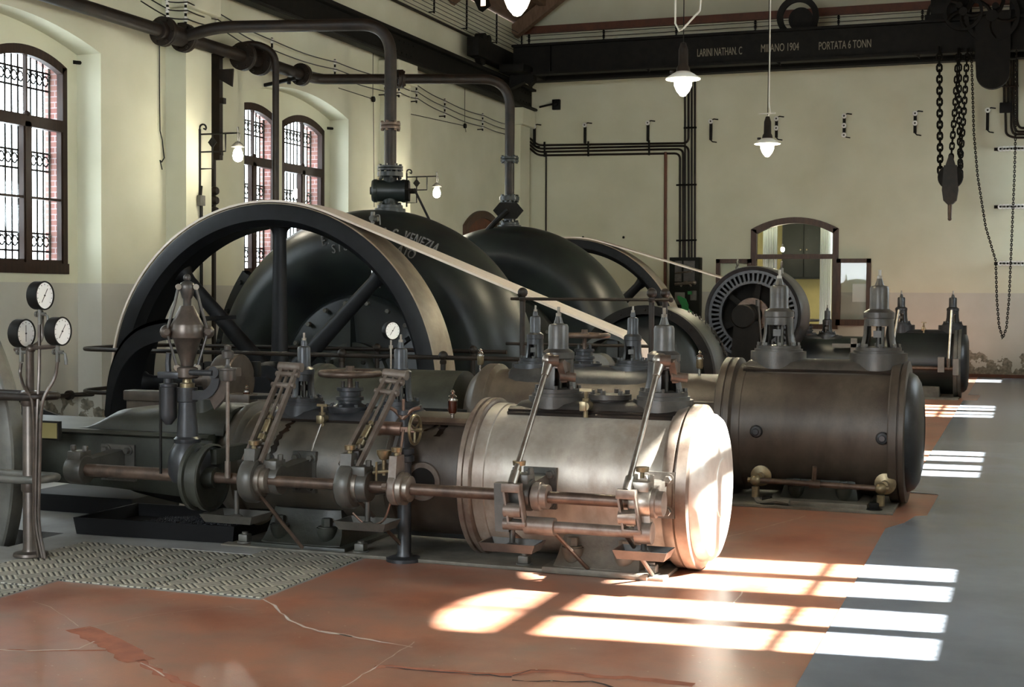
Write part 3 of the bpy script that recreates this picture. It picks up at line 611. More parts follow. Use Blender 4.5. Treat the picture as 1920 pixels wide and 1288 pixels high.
t = thing('belt_fence', 'tall iron fence of three ball topped posts crossing before the motor belt', 'fence', (-4, TY, 0))
for u, y in ((980, TY), (1222, TY), (1247, TY+.45)): fence_post((at(u, 560, Y=y).x, y), 1.62, t)
p0, p1 = at(958, 558, Y=TY), at(1258, 566, Y=TY); k = MB(); k.tube([(p0.x, TY, 1.575), (p1.x, TY, 1.575)], .016, 8); k.ball((p1.x, TY, 1.575), .028, 8); obj('fence_rail', k, 'ironpipe', t)
k = MB(); k.tube([(p0.x-.05, TY, 1.12), (at(1222, 650, Y=TY).x, TY, 1.12)], .016, 8); obj('fence_rail', k, 'ironpipe', t)
# ---- curved sheet guard over the crank, inside the wheel
k = MB(); P = [at(u, v, Y=13.0) for u, v in ((222, 770), (228, 700), (245, 650), (275, 615), (315, 600), (350, 596))]
P2 = bend(P+[at(408, 592, Y=13.0)], .35, 5); Q = [V((p.x, 13.38, p.z)) for p in P2]; P2 = [V((p.x, 12.75, p.z)) for p in P2]
k.loft([[a, b, b+V((.0, 0, -.04)), a+V((.0, 0, -.04))] for a, b in zip(P2, Q)])
k.loft([[a+V((0, .0, 0)), a+V((.05, .0, -.22)), a+V((.05, .02, -.22)), a+V((0, .02, 0))] for a in P2])
tag(obj('crank_guard', k, 'wheel'), 'curved black sheet guard seen inside the left of the large flywheel', 'guard')
# ================================================================== STEAM ENGINES
def bonnet(t, x, y, z, s=1.0, m='bonnet', rot=0.0, rows=8, thin=1.0, leg=1.02):
    """valve bonnet standing on a flange: yoke with windows, collar, cap, spindle"""
    k = MB(); k.lathe([(0, -.02), (.18*s, -.02), (.18*s, .004), (.165*s, .006), (.165*s, .03), (.12*s, .034), (0, .034)], (x, y, z), 'Z', 40)
    bolts(k, (x, y, z+.028), 'Z', .145*s, rows, .016*s, .028*s, .2); fl = obj('bonnet_flange', k, m, t)
    h = s; k = MB(); rr = thin
    # two legs of the yoke
    for c in (rot, rot+PI):
        pr = [(.135*h*rr, .03), (.125*h*rr, .06*h), (.112*h*rr, .12*h), (.108*h*rr, .20*h), (.09*h*rr, .20*h), (.085*h*rr, .12*h), (.095*h*rr, .06*h), (.10*h*rr, .03)]
        k.lathe(pr, (x, y, z), 'Z', 14, c-leg, c+leg, True)
    k.lathe([(.08*h*rr, .185*h), (.108*h*rr, .185*h), (.106*h*rr, .24*h), (.112*h*rr, .245*h), (.112*h*rr, .285*h), (.10*h*rr, .295*h), (.074*h*rr, .31*h), (.07*h*rr, .33*h), (.07*h*rr, .46*h), (.062*h*rr, .478*h), (.034*h*rr, .485*h), (.026*h, .51*h), (.02*h, .535*h), (0, .535*h)], (x, y, z), 'Z', 36)
    b = obj('valve_bonnet', k, m, t)
    k = MB(); k.cyl((x, y, z+.53*h), (x, y, z+.60*h), .011*h, seg=8); k.hexn((x, y, z+.535*h), Z1, .02*h, .022*h); obj('spindle_tip', k, 'steel', b)
    k = MB(); k.cyl((x, y, z+.03), (x, y, z+.2*h), .02*h, seg=10); k.box((x-.035*h, y-.05*h, z+.10*h), (x+.03*h, y+.03*h, z+.15*h)); k.cyl((x+.035*h, y-.055*h, z+.03), (x+.035*h, y-.055*h, z+.18*h), .012*h, seg=8); obj('valve_spindle', k, 'greydark', b)
    return b
def handwheel(t, x, y, z0, zw, r, m='rust'):
    k = MB(); k.lathe([(0, 0), (.145, 0), (.15, .012), (.15, .04), (.10, .045), (.075, .06), (.075, .075), (.09, .08), (.09, .10), (.07, .105), (.07, .135), (.085, .14), (.085, .16), (0, .16)], (x, y, z0), 'Z', 32)
    bolts(k, (x, y, z0+.03), 'Z', .125, 8, .012, .025); k.cyl((x-.05, y, z0+.15), (x-.05, y, z0+.2), .012, seg=8); k.cyl((x+.05, y, z0+.15), (x+.05, y, z0+.2), .012, seg=8); obj('stop_valve_cover', k, 'blue', t)
    k = MB(); k.cyl((x, y, z0+.12), (x, y, zw+.05), .017, seg=10); k.hexn((x, y, zw+.02), Z1, .028, .03); obj('valve_stem', k, m, t)
    k = MB(); k.tube([(x+r*math.cos(a), y+r*math.sin(a), zw) for a in [2*PI*i/48 for i in range(48)]], .022, 10, True)
    k.lathe([(0, -.015), (.035, -.015), (.035, .02), (0, .02)], (x, y, zw), 'Z', 16)
    for i in range(5): a = 2*PI*i/5+.3; k.bar((x, y, zw), (x+r*math.cos(a), y+r*math.sin(a), zw), .022, .014)
    obj('handwheel', k, m, t)
def oiler(t, x, y, z, s=1.0, body='oil', name='oil_cup'):
    k = MB(); k.lathe([(0, 0), (.012, 0), (.012, .05), (.02, .055), (.02, .065), (0, .065)], (x, y, z), 'Z', 12) if s else None
    k.lathe([(0, .15*s+.0), (.036*s, .15*s), (.036*s, .158*s), (.024*s, .165*s), (.03*s, .18*s), (.012*s, .195*s), (.016*s, .21*s), (.006*s, .225*s), (0, .225*s)], (x, y, z), 'Z', 16); o = obj(name, k, 'chrome', t)
    k = MB(); k.lathe([(0, .062*s), (.024*s, .065*s), (.032*s, .08*s), (.032*s, .15*s), (0, .15*s)], (x, y, z), 'Z', 16); obj('glass_body', k, body, o)
    return o
def drain_cock(t, x, y, z, s=1.0):
    k = MB(); k.cyl((x, y+.05, z), (x, y-.04, z), .028*s, seg=14); k.cyl((x, y-.02, z-.07*s), (x, y-.02, z+.02), .016*s, seg=10); k.cyl((x, y-.02, z), (x, y-.02, z+.09*s), .011*s, seg=8)
    k.hexn((x, y-.02, z+.03*s), Z1, .022*s, .02*s); k.bar((x-.04*s, y-.02, z+.1*s), (x+.04*s, y-.02, z+.1*s), .014*s, .018*s); k.box((x-.035*s, y-.045, z-.03*s), (x+.01*s, y+.0, z+.03*s), .004); obj('drain_cock', k, 'brass', t)
def foot(t, x0, x1, yf, yb, zt, m='dusty', big=True):
    """saddle casting with two bolt bosses on the front face"""
    k = MB(); n = 9; secs = []
    prof = [(0, 0.0), (.0, .045), (.018, .06), (.05, .10), (.085, zt*.75), (.10, zt)]
    for i in range(n):
        x = x0+(x1-x0)*i/(n-1); e_ = .0 if 0 < i < n-1 else .025; tp = (i/(n-1)-.5)*2
        secs.append([V((x-tp*.05*b/zt, yf+a+e_, b)) for a, b in prof]+[V((x-tp*.05, yb, zt)), V((x, yb, 0))])
    k.loft(secs); k.box((x0-.05, yf-.02, .0), (x1+.05, yb, .04), .01)
    for q in (.22, .80):
        x = x0+(x1-x0)*q; k.lathe([(0, .04), (.025, .05), (.05, .085), (.062, .125), (.064, .15), (0, .15)], (x, yf+.055, 0), 'Z', 22); k.lathe([(0, .15), (.055, .15), (.055, .158), (0, .158)], (x, yf+.055, 0), 'Z', 20)
        k.hexn((x, yf+.055, .158), Z1, .034, .05)
    return obj('cylinder_foot', k, m, t)
def side_bracket(t, x, y, z, yc, w=.10, h=.13, m='greydark', holes=True):
    """bolted plate on the cylinder flank carrying a shaft bearing"""
    k = MB(); k.prism([(-w, -h), (w, -h), (w, h), (-w, h)], (x, yc, z), X1, Z1, .03, True)
    for a, b in ((-.65, .7), (.65, .7), (.65, -.7), (-.65, -.7)): k.lathe([(0, 0), (.032, 0), (.032, .008), (0, .008)], (x+w*a, yc-.015, z+h*b), (0, -1, 0), 14); k.hexn((x+w*a, yc-.02, z+h*b), (0, -1, 0), .022, .03)
    k.loft([[V((x+a*.8, yy, z+b)) for a, b in ((-s_*.8, -s_), (s_*.8, -s_), (s_*.8, s_), (-s_*.8, s_))] for yy, s_ in ((yc, .09), (y+.05, .06), (y, .06))])
    obj('bearing_bracket', k, m, t)
    k = MB(); k.lathe([(0, -.06), (.085, -.06), (.09, -.05), (.09, .05), (.085, .06), (0, .06)], (x, y, z), 'X', 24); k.box((x-.05, y-.06, z+.05), (x+.05, y+.06, z+.12), .008)
    bolts(k, (x, y, z+.118), 'Z', .045, 2, .018, .035, 0); obj('bearing_block', k, m, t)
def drip_tray(t, x, y, z0, z1, wx=.30, wy=.20, m='steel'):
    k = MB(); o = [(-wx/2, -wy/2), (wx/2, -wy/2), (wx/2, wy/2), (-wx/2, wy/2)]
    A = [V((x+a*.86, y+b*.8, z0)) for a, b in o]; B = [V((x+a, y+b, z0+.05)) for a, b in o]; C2 = [V((x+a*.95, y+b*.93, z0+.05)) for a, b in o]; D = [V((x+a*.82, y+b*.76, z0+.012)) for a, b in o]
    k.loft([A, B, C2, D]); tr = obj('drip_tray', k, m, t)
    k = MB(); k.cyl((x, y, z0+.01), (x, y, z1), .016, seg=10); k.lathe([(0, 0), (.035, 0), (.035, .02), (.02, .03), (0, .03)], (x, y, z0+.012), 'Z', 14); obj('tray_rod', k, m, tr)
def eccentric(t, x, y, z, r=.125, w=.045, m='greydark'):
    k = MB(); k.lathe([(0, -w), (r, -w), (r+.012, -w*.6), (r+.012, w*.6), (r, w), (0, w)], (x, y, z), 'X', 36)
    k.prism([(-.07, .05), (.07, .05), (.05, .19), (-.05, .19)], (x+.0, y, z), Y1, Z1, w*1.6, True)
    for a in (-.09, .09): k.hexn((x-w*.6, y+a, z+.02), (-1, 0, 0), .02, .03)
    o = obj('eccentric_strap', k, m, t)
    k = MB(); k.lathe([(.03, 0), (.095, 0), (.095, .03), (.075, .03), (.075, .06), (.055, .065), (.03, .065)], (x+w, y, z), 'X', 28); obj('eccentric_collar', k, 'steel', o)
    k = MB(); k.lathe([(0, 0), (.016, 0), (.016, .02), (.03, .025), (.033, .05), (0, .05)], (x, y, z+.185), 'Z', 14); obj('grease_cup', k, 'brass', o)
def slot_link(t, b, a, w=.05, m='rustpale'):
    """two flat bars with cross pins and a thin rod between, from b up to a"""
    b, a = V(b), V(a); d = (a-b).normalized(); sx = V((1, 0, 0)); sx = (sx-d*sx.dot(d)).normalized(); k = MB()
    for s_ in (-1, 1): k.bar(b+sx*w*s_*1.15, a+sx*w*s_, .022, .035, sx.cross(d))
    for q in (.80, .92, 1.0): p = b.lerp(a, q); k.cyl(p-sx*(w+.03), p+sx*(w+.03), .018 if q < 1 else .03, seg=10)
    o = obj('valve_link', k, m, t)
    k = MB(); k.cyl(b.lerp(a, .1), b.lerp(a, .97), .011, seg=8); obj('link_rod', k, 'steel', o)
    k = MB(); k.cyl(b.lerp(a, .30), b.lerp(a, .42), .022, seg=10); k.cyl(b.lerp(a, .22), b.lerp(a, .27), .026, seg=8); k.cyl(b.lerp(a, .44), b.lerp(a, .47), .018, seg=8); obj('link_buffer', k, 'brass', o)
    k = MB(); k.box(b.lerp(a, .12)-V((.04, .03, .03)), b.lerp(a, .12)+V((.04, .03, .03)), .006); k.ball(b.lerp(a, .16), .02, 8); obj('link_block', k, 'ironpipe', o)
def push_rod(t, b, a, y_body, m='steel'):
    b, a = V(b), V(a); k = MB(); k.cyl(b, a, .017, seg=12); d = (a-b).normalized(); k.cyl(b, b+d*.09, .026, seg=12); k.cyl(a-d*.12, a, .022, .036, seg=12); k.ball(a, .046, 14); o = obj('push_rod', k, m, t)
    k = MB(); k.cyl(a+V((.0, -.02, 0)), a+V((.06, -.0, 0)), .035, seg=14); k.bar(a+V((.07, 0, .0)), a+V((.085, .05, -.12)), .05, .04, X1); k.cyl(a+V((.06, .02, -.09)), a+V((.15, .05, -.10)), .028, seg=14); k.bar(a+V((.06, .0, -.02)), V((a.x+.05, y_body-.06, a.z-.05)), .05, .05); obj('rocker_arm', k, 'rust', o)
# ---------------------------------------------------------------- front engine
AY, AZ = 8.04, .485
E1 = thing('steam_engine', 'nearest long horizontal steam engine, its bright end cover lit by the sun', 'steam engine', (-3.6, AY, 0), 'horizontal steam engines')
def ring(prof, x, y, z, name, m, t, seg=96): k = MB(); k.lathe(prof, (x, y, z), 'X', seg); return obj(name, k, m, t)
R = .485
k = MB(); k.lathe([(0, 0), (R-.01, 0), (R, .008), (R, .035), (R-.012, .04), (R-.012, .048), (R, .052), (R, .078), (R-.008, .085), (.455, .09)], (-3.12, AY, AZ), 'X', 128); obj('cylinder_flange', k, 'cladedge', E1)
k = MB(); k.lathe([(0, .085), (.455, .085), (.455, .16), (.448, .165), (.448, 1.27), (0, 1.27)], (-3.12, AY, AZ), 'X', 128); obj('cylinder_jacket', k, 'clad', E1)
ring([(.40, -.02), (R-.02, -.02), (R-.005, .0), (R-.005, .045), (R-.02, .052), (R-.02, .06), (R, .065), (R, .125), (R-.01, .132), (0, .132)], -1.86, AY, AZ, 'cylinder_flange', 'cladedge', E1, 128)
ring([(0, .105), (.17, .105), (.175, .10), (.36, .095), (.405, .08), (.43, .05), (.437, .0), (0, 0)], -1.728, AY, AZ, 'end_cover', 'cover', E1, 96)
# distance piece with a hand hole
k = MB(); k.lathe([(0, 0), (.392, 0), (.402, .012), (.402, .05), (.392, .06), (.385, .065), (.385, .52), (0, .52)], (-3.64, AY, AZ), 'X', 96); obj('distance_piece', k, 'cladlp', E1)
k = MB(); k.bar((-3.57, AY-.215, AZ+.345), (-3.12, AY-.215, AZ+.345), .05, .02, (0, -.5, .9)); obj('jacket_band', k, 'rust', E1)
hx, hz = -3.375, .478; yh = AY-.385
k = MB(); k.lathe([(.085, .0), (.115, .0), (.118, .01), (.118, .06), (.085, .06)], (hx, yh-.012, hz), 'Y', 40, closed=True); ho = obj('hand_hole_ring', k, 'rustpale', E1)
k = MB(); k.lathe([(0, 0), (.086, 0), (.086, .02), (0, .02)], (hx, yh-.006, hz), 'Y', 32); obj('hand_hole', k, 'darkhole', ho)  # black disc painted in place of the shaded depth of the hole
# high pressure barrel
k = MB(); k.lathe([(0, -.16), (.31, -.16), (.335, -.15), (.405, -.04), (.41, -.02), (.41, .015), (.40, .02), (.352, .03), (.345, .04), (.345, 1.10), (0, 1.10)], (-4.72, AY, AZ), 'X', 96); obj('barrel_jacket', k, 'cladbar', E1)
# steam chests with their pads
def chest(x0, x1, y, zb, zt, hw, m):
    k = MB(); secs = []; n = 14
    for i in range(n+1):
        q = i/n; x = x0+(x1-x0)*q; e_ = math.sqrt(max(.0, 1-(2*q-1)**8)); e_ = .35+.65*e_
        secs.append([V((x, y-hw*1.35, zb-.05)), V((x, y-hw*1.1*e_, zb+(zt-zb)*.35)), V((x, y-hw*.92*e_, zb+(zt-zb)*.8*e_)), V((x, y-hw*.6*e_, zb+(zt-zb)*e_)), V((x, y+hw*.6*e_, zb+(zt-zb)*e_)), V((x, y+hw*.92*e_, zb+(zt-zb)*.8*e_)), V((x, y+hw*1.35, zb-.05))])
    k.loft(secs); return k
k = chest(-2.93, -1.80, AY, .87, .975, .17, 'blue')
for x in (-2.645, -1.985): k.cyl((x, AY, .80), (x, AY, .995), .185, .178, 40)
k.lathe([(.10, 0), (.115, .05), (.13, .055), (.13, .085), (0, .085)], (-2.315, AY, .93), 'Z', 32); bolts(k, (-2.315, AY, 1.012), 'Z', .105, 6, .016, .028, .4)
obj('steam_chest', k, 'bonnet', E1)
k = MB(); k.bar((-2.90, AY-.165, .918), (-1.83, AY-.165, .918), .045, .022, (0, -.36, .93)); k.bar((-2.90, AY-.192, .893), (-1.83, AY-.192, .893), .02, .03, (0, -.36, .93)); obj('jacket_seam', k, 'ironpipe', E1)
for x in (-2.645, -1.985): bonnet(E1, x, AY, 1.01, .88, rot=.55, leg=1.12)
drain_cock(E1, -2.40, AY-.20, .955, .95)
k = chest(-4.62, -3.62, AY, .775, .865, .14, 'blue')
for x in (-4.395, -3.70): k.cyl((x, AY, .70), (x, AY, .885), .155, .145, 36)
obj('steam_chest', k, 'blue', E1)
for x in (-4.395, -3.70): bonnet(E1, x, AY, .90, .755, 'blue', rot=.45, thin=.82, leg=1.1)
handwheel(E1, -4.06, AY, .845, 1.095, .185)
drain_cock(E1, -4.16, AY-.17, .81, .9)
k = MB(); k.bar((-4.62, AY-.15, .795), (-3.64, AY-.15, .795), .035, .02, (0, -.4, .9)); obj('jacket_seam', k, 'ironpipe', E1)
k = MB(); k.tube([(-4.16, AY-.21, .78), (-4.165, AY-.30, .66), (-4.17, AY-.352, .5), (-4.19, AY-.33, .36)], .007, 6); obj('drain_pipe', k, 'steel', E1)
oiler(E1, -3.275, AY-.16, .82, .9)
def stain(pts, x_jit, rr, name='oil_stain'):
    """dried oil run lying on the jacket"""
    k = MB(); L = []; 
    for x, a, w in pts: L.append((x+random.uniform(-x_jit, x_jit), a, w*random.uniform(.6, 1.3)))
    vs = [[k.v((x+s_*w, AY-rr*math.sin(a), AZ+rr*math.cos(a))) for s_ in (-1, 1)] for x, a, w in L]
    for A, B in zip(vs, vs[1:]): k.face([A[0], A[1], B[1], B[0]])
    return obj(name, k, 'oilblack', E1)
stain([(-4.37-.004*i, .42+i*.044, .02) for i in range(25)], .012, .3485)
stain([(-3.28-.004*i, .42+i*.035, .028) for i in range(13)], .012, .3895)
stain([(-3.28-.012*i, .42+i*.03, .012) for i in range(12)], .008, .391)
# bed: trough, ledge, arched hood and belly
k = MB(); secs = []
for x, zb, zt, hw in ((-6.9, .36, .66, .36), (-6.6, .33, .67, .38), (-5.7, .31, .67, .38), (-5.2, .28, .67, .38), (-4.86, .26, .67, .36)):
    secs.append([V((x, AY+a*hw, b)) for a, b in ((-1, zt), (-1.0, zt-.10), (-.98, zb+.10), (-.80, zb), (.80, zb), (.98, zb+.10), (1.0, zt-.1), (1, zt))])
k.loft(secs); k.loft([[V((x, AY+s_*w, z)) for s_, w, z in ((-1, .40, .665), (-1, .42, .68), (-1, .40, .70), (1, .40, .70), (1, .42, .68), (1, .40, .665))] for x in (-6.9, -4.86)])
obj('engine_bed', k, 'green', E1)
k = MB(); secs = []
for x, h in ((-5.92, .0), (-5.86, .015), (-5.78, .07), (-5.70, .12), (-5.60, .135), (-5.52, .125), (-5.40, .15), (-5.2, .172), (-4.9, .172), (-4.80, .165)):
    secs.append([V((x, AY-.33, .69))]+[V((x, AY-.33*math.cos(b)**.6*(1 if b < PI/2 else 1) if b < PI/2 else AY+.33*abs(math.cos(b))**.6, .70+h*math.sin(b))) for b in [PI*j/16 for j in range(17)]]+[V((x, AY+.33, .69))])
k.loft(secs); obj('guide_hood', k, 'green', E1)
k = MB(); secs = []
for x, zb in ((-5.75, .33), (-5.6, .24), (-5.45, .21), (-5.2, .17), (-4.95, .145), (-4.7, .135), (-4.4, .13)):
    secs.append([V((x, AY+.30*math.cos(b), .40-(.40-zb)*abs(math.sin(b)))) for b in [PI*j/12 for j in range(13)]])
k.loft(secs); obj('bed_belly', k, 'iron', E1)
k = MB(); k.cyl((-5.02, AY-.2, .80), (-5.02, AY-.2, .905), .062, .062, 20); k.lathe([(0, 0), (.07, 0), (.07, .008), (0, .008)], (-5.02, AY-.2, .905), 'Z', 20); k.ball((-5.02, AY-.2, .94), .022, 10); obj('oil_box', k, 'green', E1)
# bedplate, feet, holding down bolts
k = MB(); k.box((-3.85, 7.57, 0), (-1.86, 8.55, .022), .004); k.box((-4.75, 7.60, 0), (-3.85, 8.55, .016), .004); obj('bedplate', k, 'dusty', E1)
foot(E1, -2.53, -2.0, 7.575, 8.4, .235); foot(E1, -4.50, -3.93, 7.64, 8.4, .25, 'green')
k = MB(); k.box((-3.75, 7.9, .1), (-2.9, 8.3, .2)); obj('cross_beam', k, 'iron', E1)
for x, y in ((-2.72, 7.66), (-1.95, 7.66), (-3.79, 7.66), (-4.62, 7.68)):
    k = MB(); k.lathe([(0, 0), (.05, 0), (.05, .01), (0, .01)], (x, y, .02), 'Z', 18); k.box((x-.032, y-.032, .03), (x+.032, y+.032, .075), .006); k.cyl((x, y, .07), (x, y, .088), .02, seg=10); obj('foundation_bolt', k, 'greyiron', E1)
# lay shaft and its gear
LY, LZ = 7.25, .49
k = MB(); k.cyl((-5.5, LY, LZ), (-4.7, LY, LZ), .040, seg=20); k.cyl((-4.7, LY, LZ), (-1.90, LY, LZ), .034, seg=20); k.cyl((-1.90, LY, LZ), (-1.84, LY, LZ), .024, seg=16); obj('lay_shaft', k, 'rust', E1)
side_bracket(E1, -5.56, LY, LZ, 7.66, .13, .12)
k = MB(); k.lathe([(0, -.13), (.12, -.13), (.185, -.11), (.205, -.10), (.205, -.075), (.185, -.07), (.185, -.02), (.205, -.015), (.205, .015), (.192, .02), (.185, .0), (.09, -.03), (.07, -.03), (.062, .04), (0, .04)], (-4.60, LY, LZ), 'X', 48); k.box((-4.64, LY, LZ+.08), (-4.56, LY+.4, LZ+.17)); obj('bevel_gear_case', k, 'green', E1)
for x in (-4.30, -3.66): eccentric(E1, x, LY, LZ)
side_bracket(E1, -4.20, LY+.06, LZ, 7.70, .08, .13); side_bracket(E1, -3.585, LY, LZ, 7.68, .10, .09)
eccentric(E1, -3.36, LY, LZ, .085, .03, 'rustpale')
slot_link(E1, (-4.305, LY-.01, .60), at(545, 688, Y=7.66)); slot_link(E1, (-3.66, LY-.01, .60), at(742, 702, Y=7.72))
side_bracket(E1, -2.60, LY+.04, LZ, 7.59, .10, .12); side_bracket(E1, -1.90, LY, LZ, 7.585, .10, .13, 'steel')
for x, a in ((-2.62, at(1030, 676, Y=7.80)), (-1.965, at(1238, 676, Y=7.80))):
    push_rod(E1, (x, LY-.09, .56), a, AY)
    k = MB()
    for dx in (-.045, .045): k.bar((x+dx+.0, LY-.09, .55), (x+dx+.035, LY-.09, .35), .012, .055, Y1)
    k.box((x-.055, LY-.12, .52), (x+.055, LY-.06, .57), .006); k.box((x-.02, LY-.12, .335), (x+.09, LY-.06, .36), .006); k.cyl((x-.04, LY-.09, .42), (x+.06, LY-.09, .42), .04, seg=14); obj('cam_lever', k, 'rustpale', E1)
    k = MB(); k.lathe([(.03, 0), (.075, 0), (.08, .01), (.08, .045), (.068, .05), (.068, .085), (.03, .085)], (x+.10, LY, LZ), 'X', 28); obj('cam_collar', k, 'rustpale', E1)
    k = MB(); k.lathe([(0, 0), (.012, 0), (.012, .03), (.035, .035), (.038, .06), (0, .06)], (-2.62 if x < -2.3 else -1.91, LY+.03, LZ+.13), 'Z', 16); obj('grease_cup', k, 'brass', E1)
k = MB(); k.cyl((-2.68, LY-.05, .335), (-1.86, LY-.05, .335), .032, seg=16); k.cyl((-2.55, LY-.05, .335), (-2.38, LY-.05, .335), .05, seg=18); k.cyl((-1.92, LY-.05, .335), (-1.83, LY-.05, .335), .06, seg=18); obj('rocking_shaft', k, 'rustpale', E1)
k = MB(); k.prism([(-.05, .48), (.03, .50), (.05, .30), (-.02, .28)], (-1.88, LY-.03, 0), X1, Z1, .07, True); obj('shaft_hanger', k, 'steel', E1); k = MB(); k.prism([(-.06, .56), (.04, .56), (.03, .29), (-.05, .29)], (-2.68, LY-.02, 0), X1, Z1, .07, True); obj('shaft_hanger', k, 'greydark', E1)
drip_tray(E1, -2.64, LY-.02, .185, .33, .33, .2, 'bonnet'); drip_tray(E1, -1.885, LY-.02, .195, .33, .30, .2, 'bonnet'); drip_tray(E1, -3.545, LY, .245, .42, .33, .22, 'greydark'); drip_tray(E1, -4.42, LY+.0, .235, .42, .36, .26, 'greydark')
for (a, b) in (((-2.40, LY-.05, .32), (-2.30, LY+.34, .03)), ((-1.98, LY-.05, .32), (-1.93, LY+.35, .03)), ((-3.60, LY, .40), (-3.45, LY+.4, .03)), ((-4.26, LY, .40), (-4.08, LY+.2, .06)), ((-2.70, LY, .32), (-2.66, LY+.2, .2))):
    k = MB(); k.cyl(a, b, .012, seg=8); obj('stay_rod', k, 'rust', E1)
k = MB(); k.tube(bend([(-3.40, LY, .40), (-3.44, LY, .28), (-3.56, LY, .26), (-3.64, LY, .33)], .1), .007, 6); obj('oil_pipe', k, 'copper', E1)
# pillar with the oil cock and small wheel
pxx, pyy = -3.47, 7.60
k = MB(); k.lathe([(0, 0), (.11, 0), (.11, .02), (.05, .03), (.042, .05), (.042, .60), (.06, .605), (.06, .635), (.042, .64), (.042, .645), (.058, .65), (.058, .68), (.034, .685), (.030, .88), (.05, .885), (.05, .91), (0, .91)], (pxx, pyy, .0), 'Z', 24); obj('cock_pillar', k, 'blue', E1)
k = MB(); k.cyl((pxx-.14, pyy-.03, .80), (pxx+.0, pyy-.03, .80), .042, seg=14); k.hexn((pxx-.14, pyy-.03, .80), (-1, 0, 0), .05, .03); k.box((pxx-.03, pyy-.06, .785), (pxx+.09, pyy-.02, .815)); k.cyl((pxx, pyy-.02, .82), (pxx, pyy-.02, .98), .010, seg=8); k.tube(bend([(pxx-.12, pyy-.03, .93), (pxx-.06, pyy-.03, .92), (pxx, pyy-.03, .86)], .04), .012, 6); k.tube(bend([(pxx+.10, pyy+.0, .93), (pxx+.06, pyy-.02, .92), (pxx, pyy-.03, .86)], .04), .012, 6); obj('oil_cock', k, 'copper', E1)
k = MB(); cc = V((pxx+.09, pyy-.05, .80)); k.tube([cc+V((.0, .085*math.cos(a), .085*math.sin(a))) for a in [2*PI*i/28 for i in range(28)]], .010, 8, True)
for i in range(3): k.bar(cc, cc+V((0, .085*math.cos(i*2.09+.5), .085*math.sin(i*2.09+.5))), .012, .008)
k.cyl(cc-X1*.03, cc+X1*.05, .012, seg=8); obj('cock_wheel', k, 'brass', E1)
k = MB(); k.tube([(pxx+.02, pyy-.06, .80), (pxx+.0, pyy-.10, .55), (-3.385, LY, .56)], .009, 6); obj('oil_pipe', k, 'copper', E1)
k = MB(); k.lathe([(0, 0), (.012, .0), (.014, .05), (.028, .055), (.042, .085), (.045, .105), (0, .105)], (-3.44, LY, .60), 'Z', 16); k.cyl((-3.44, LY, .56), (-3.44, LY, .62), .012, seg=8); k.cyl((-3.50, LY-.02, .575), (-3.39, LY-.02, .59), .010, seg=8); k.cyl((-3.475, LY-.03, .53), (-3.475, LY-.03, .64), .007, seg=6); obj('sight_oiler', k, 'brass', E1)
# ---------------------------------------------------------------- governor on the bed of the front engine
GX, GY = -4.785, 7.28
t = thing('governor', 'tall polished spindle governor of double cone shape beside the gauge stand', 'governor', (GX, GY, .46))
k = MB(); k.lathe([(0, .44), (.09, .45), (.115, .50), (.118, .57), (.105, .64), (.078, .69), (.082, .70), (.082, .715), (.066, .73), (.052, .94), (.062, .945), (.062, 1.03), (0, 1.03)], (GX, GY, 0), 'Z', 36)
obj('column', k, 'blue', t)
k = MB(); k.lathe([(.06, 0), (.10, .0), (.11, .02), (.11, .07), (.06, .08)], (GX+.10, GY-.03, .57), V((.9, -.35, 0)), 24); obj('gear_cap', k, 'blue', t)
k = MB(); k.lathe([(0, 1.03), (.045, 1.03), (.045, 1.055), (.03, 1.06), (.026, 1.09), (0, 1.09)], (GX, GY, 0), 'Z', 20); obj('brass_collar', k, 'brass', t)
k = MB(); k.lathe([(0, 1.085), (.06, 1.085), (.072, 1.095), (.072, 1.15), (.06, 1.158), (0, 1.158)], (GX, GY, 0), 'Z', 28); obj('slider_ring', k, 'brownsteel', t)
k = MB(); k.lathe([(0, 1.16), (.036, 1.16), (.042, 1.19), (.085, 1.325), (.098, 1.335), (.10, 1.35), (.102, 1.39), (.098, 1.40), (.10, 1.408), (.096, 1.418), (.044, 1.525), (.042, 1.53), (0, 1.53)], (GX, GY, 0), 'Z', 40); obj('cone_weight', k, 'brownsteel', t)
k = MB(); k.lathe([(0, 1.52), (.025, 1.52), (.025, 1.57), (.032, 1.58), (.045, 1.625), (.048, 1.65), (.040, 1.668), (.02, 1.68), (0, 1.68)], (GX, GY, 0), 'Z', 24); k.ball((GX, GY, 1.70), .024, 14); obj('spindle_head', k, 'bonnet', t)
dd = V((.82, .57, 0)); dp = V((-.57, .82, 0))
for s_ in (-1, 1):
    top = V((GX, GY, 1.645))+dd*(s_*.052); bal = V((GX, GY, 1.37))+dd*(s_*.122); low = V((GX, GY, 1.15))+dd*(s_*.06); out = top+dd*(s_*.02)+V((0, 0, -.09))
    k = MB(); k.ball(bal, .043, 16); k.cyl(bal-dp*.06, bal+dp*.06, .018, seg=12); b = obj('fly_ball', k, 'brownsteel', t)
    for q in (-.026, .026):
        k = MB(); k.tube([top+dp*q, out+dp*q*1.6, bal+dp*q], .0085, 6); obj('upper_arm', k, 'bonnet', b)
        k = MB(); k.cyl(bal+dp*q, low+dp*q, .008, seg=8); obj('lower_arm', k, 'bonnet', b)
    k = MB(); k.cyl(top-dp*.04, top+dp*.04, .018, seg=12); obj('pivot_pin', k, 'steel', b); k = MB(); k.cyl(low-dp*.035, low+dp*.035, .02, seg=10); k.ball(low, .025, 10); obj('lower_knuckle', k, 'steel', b)
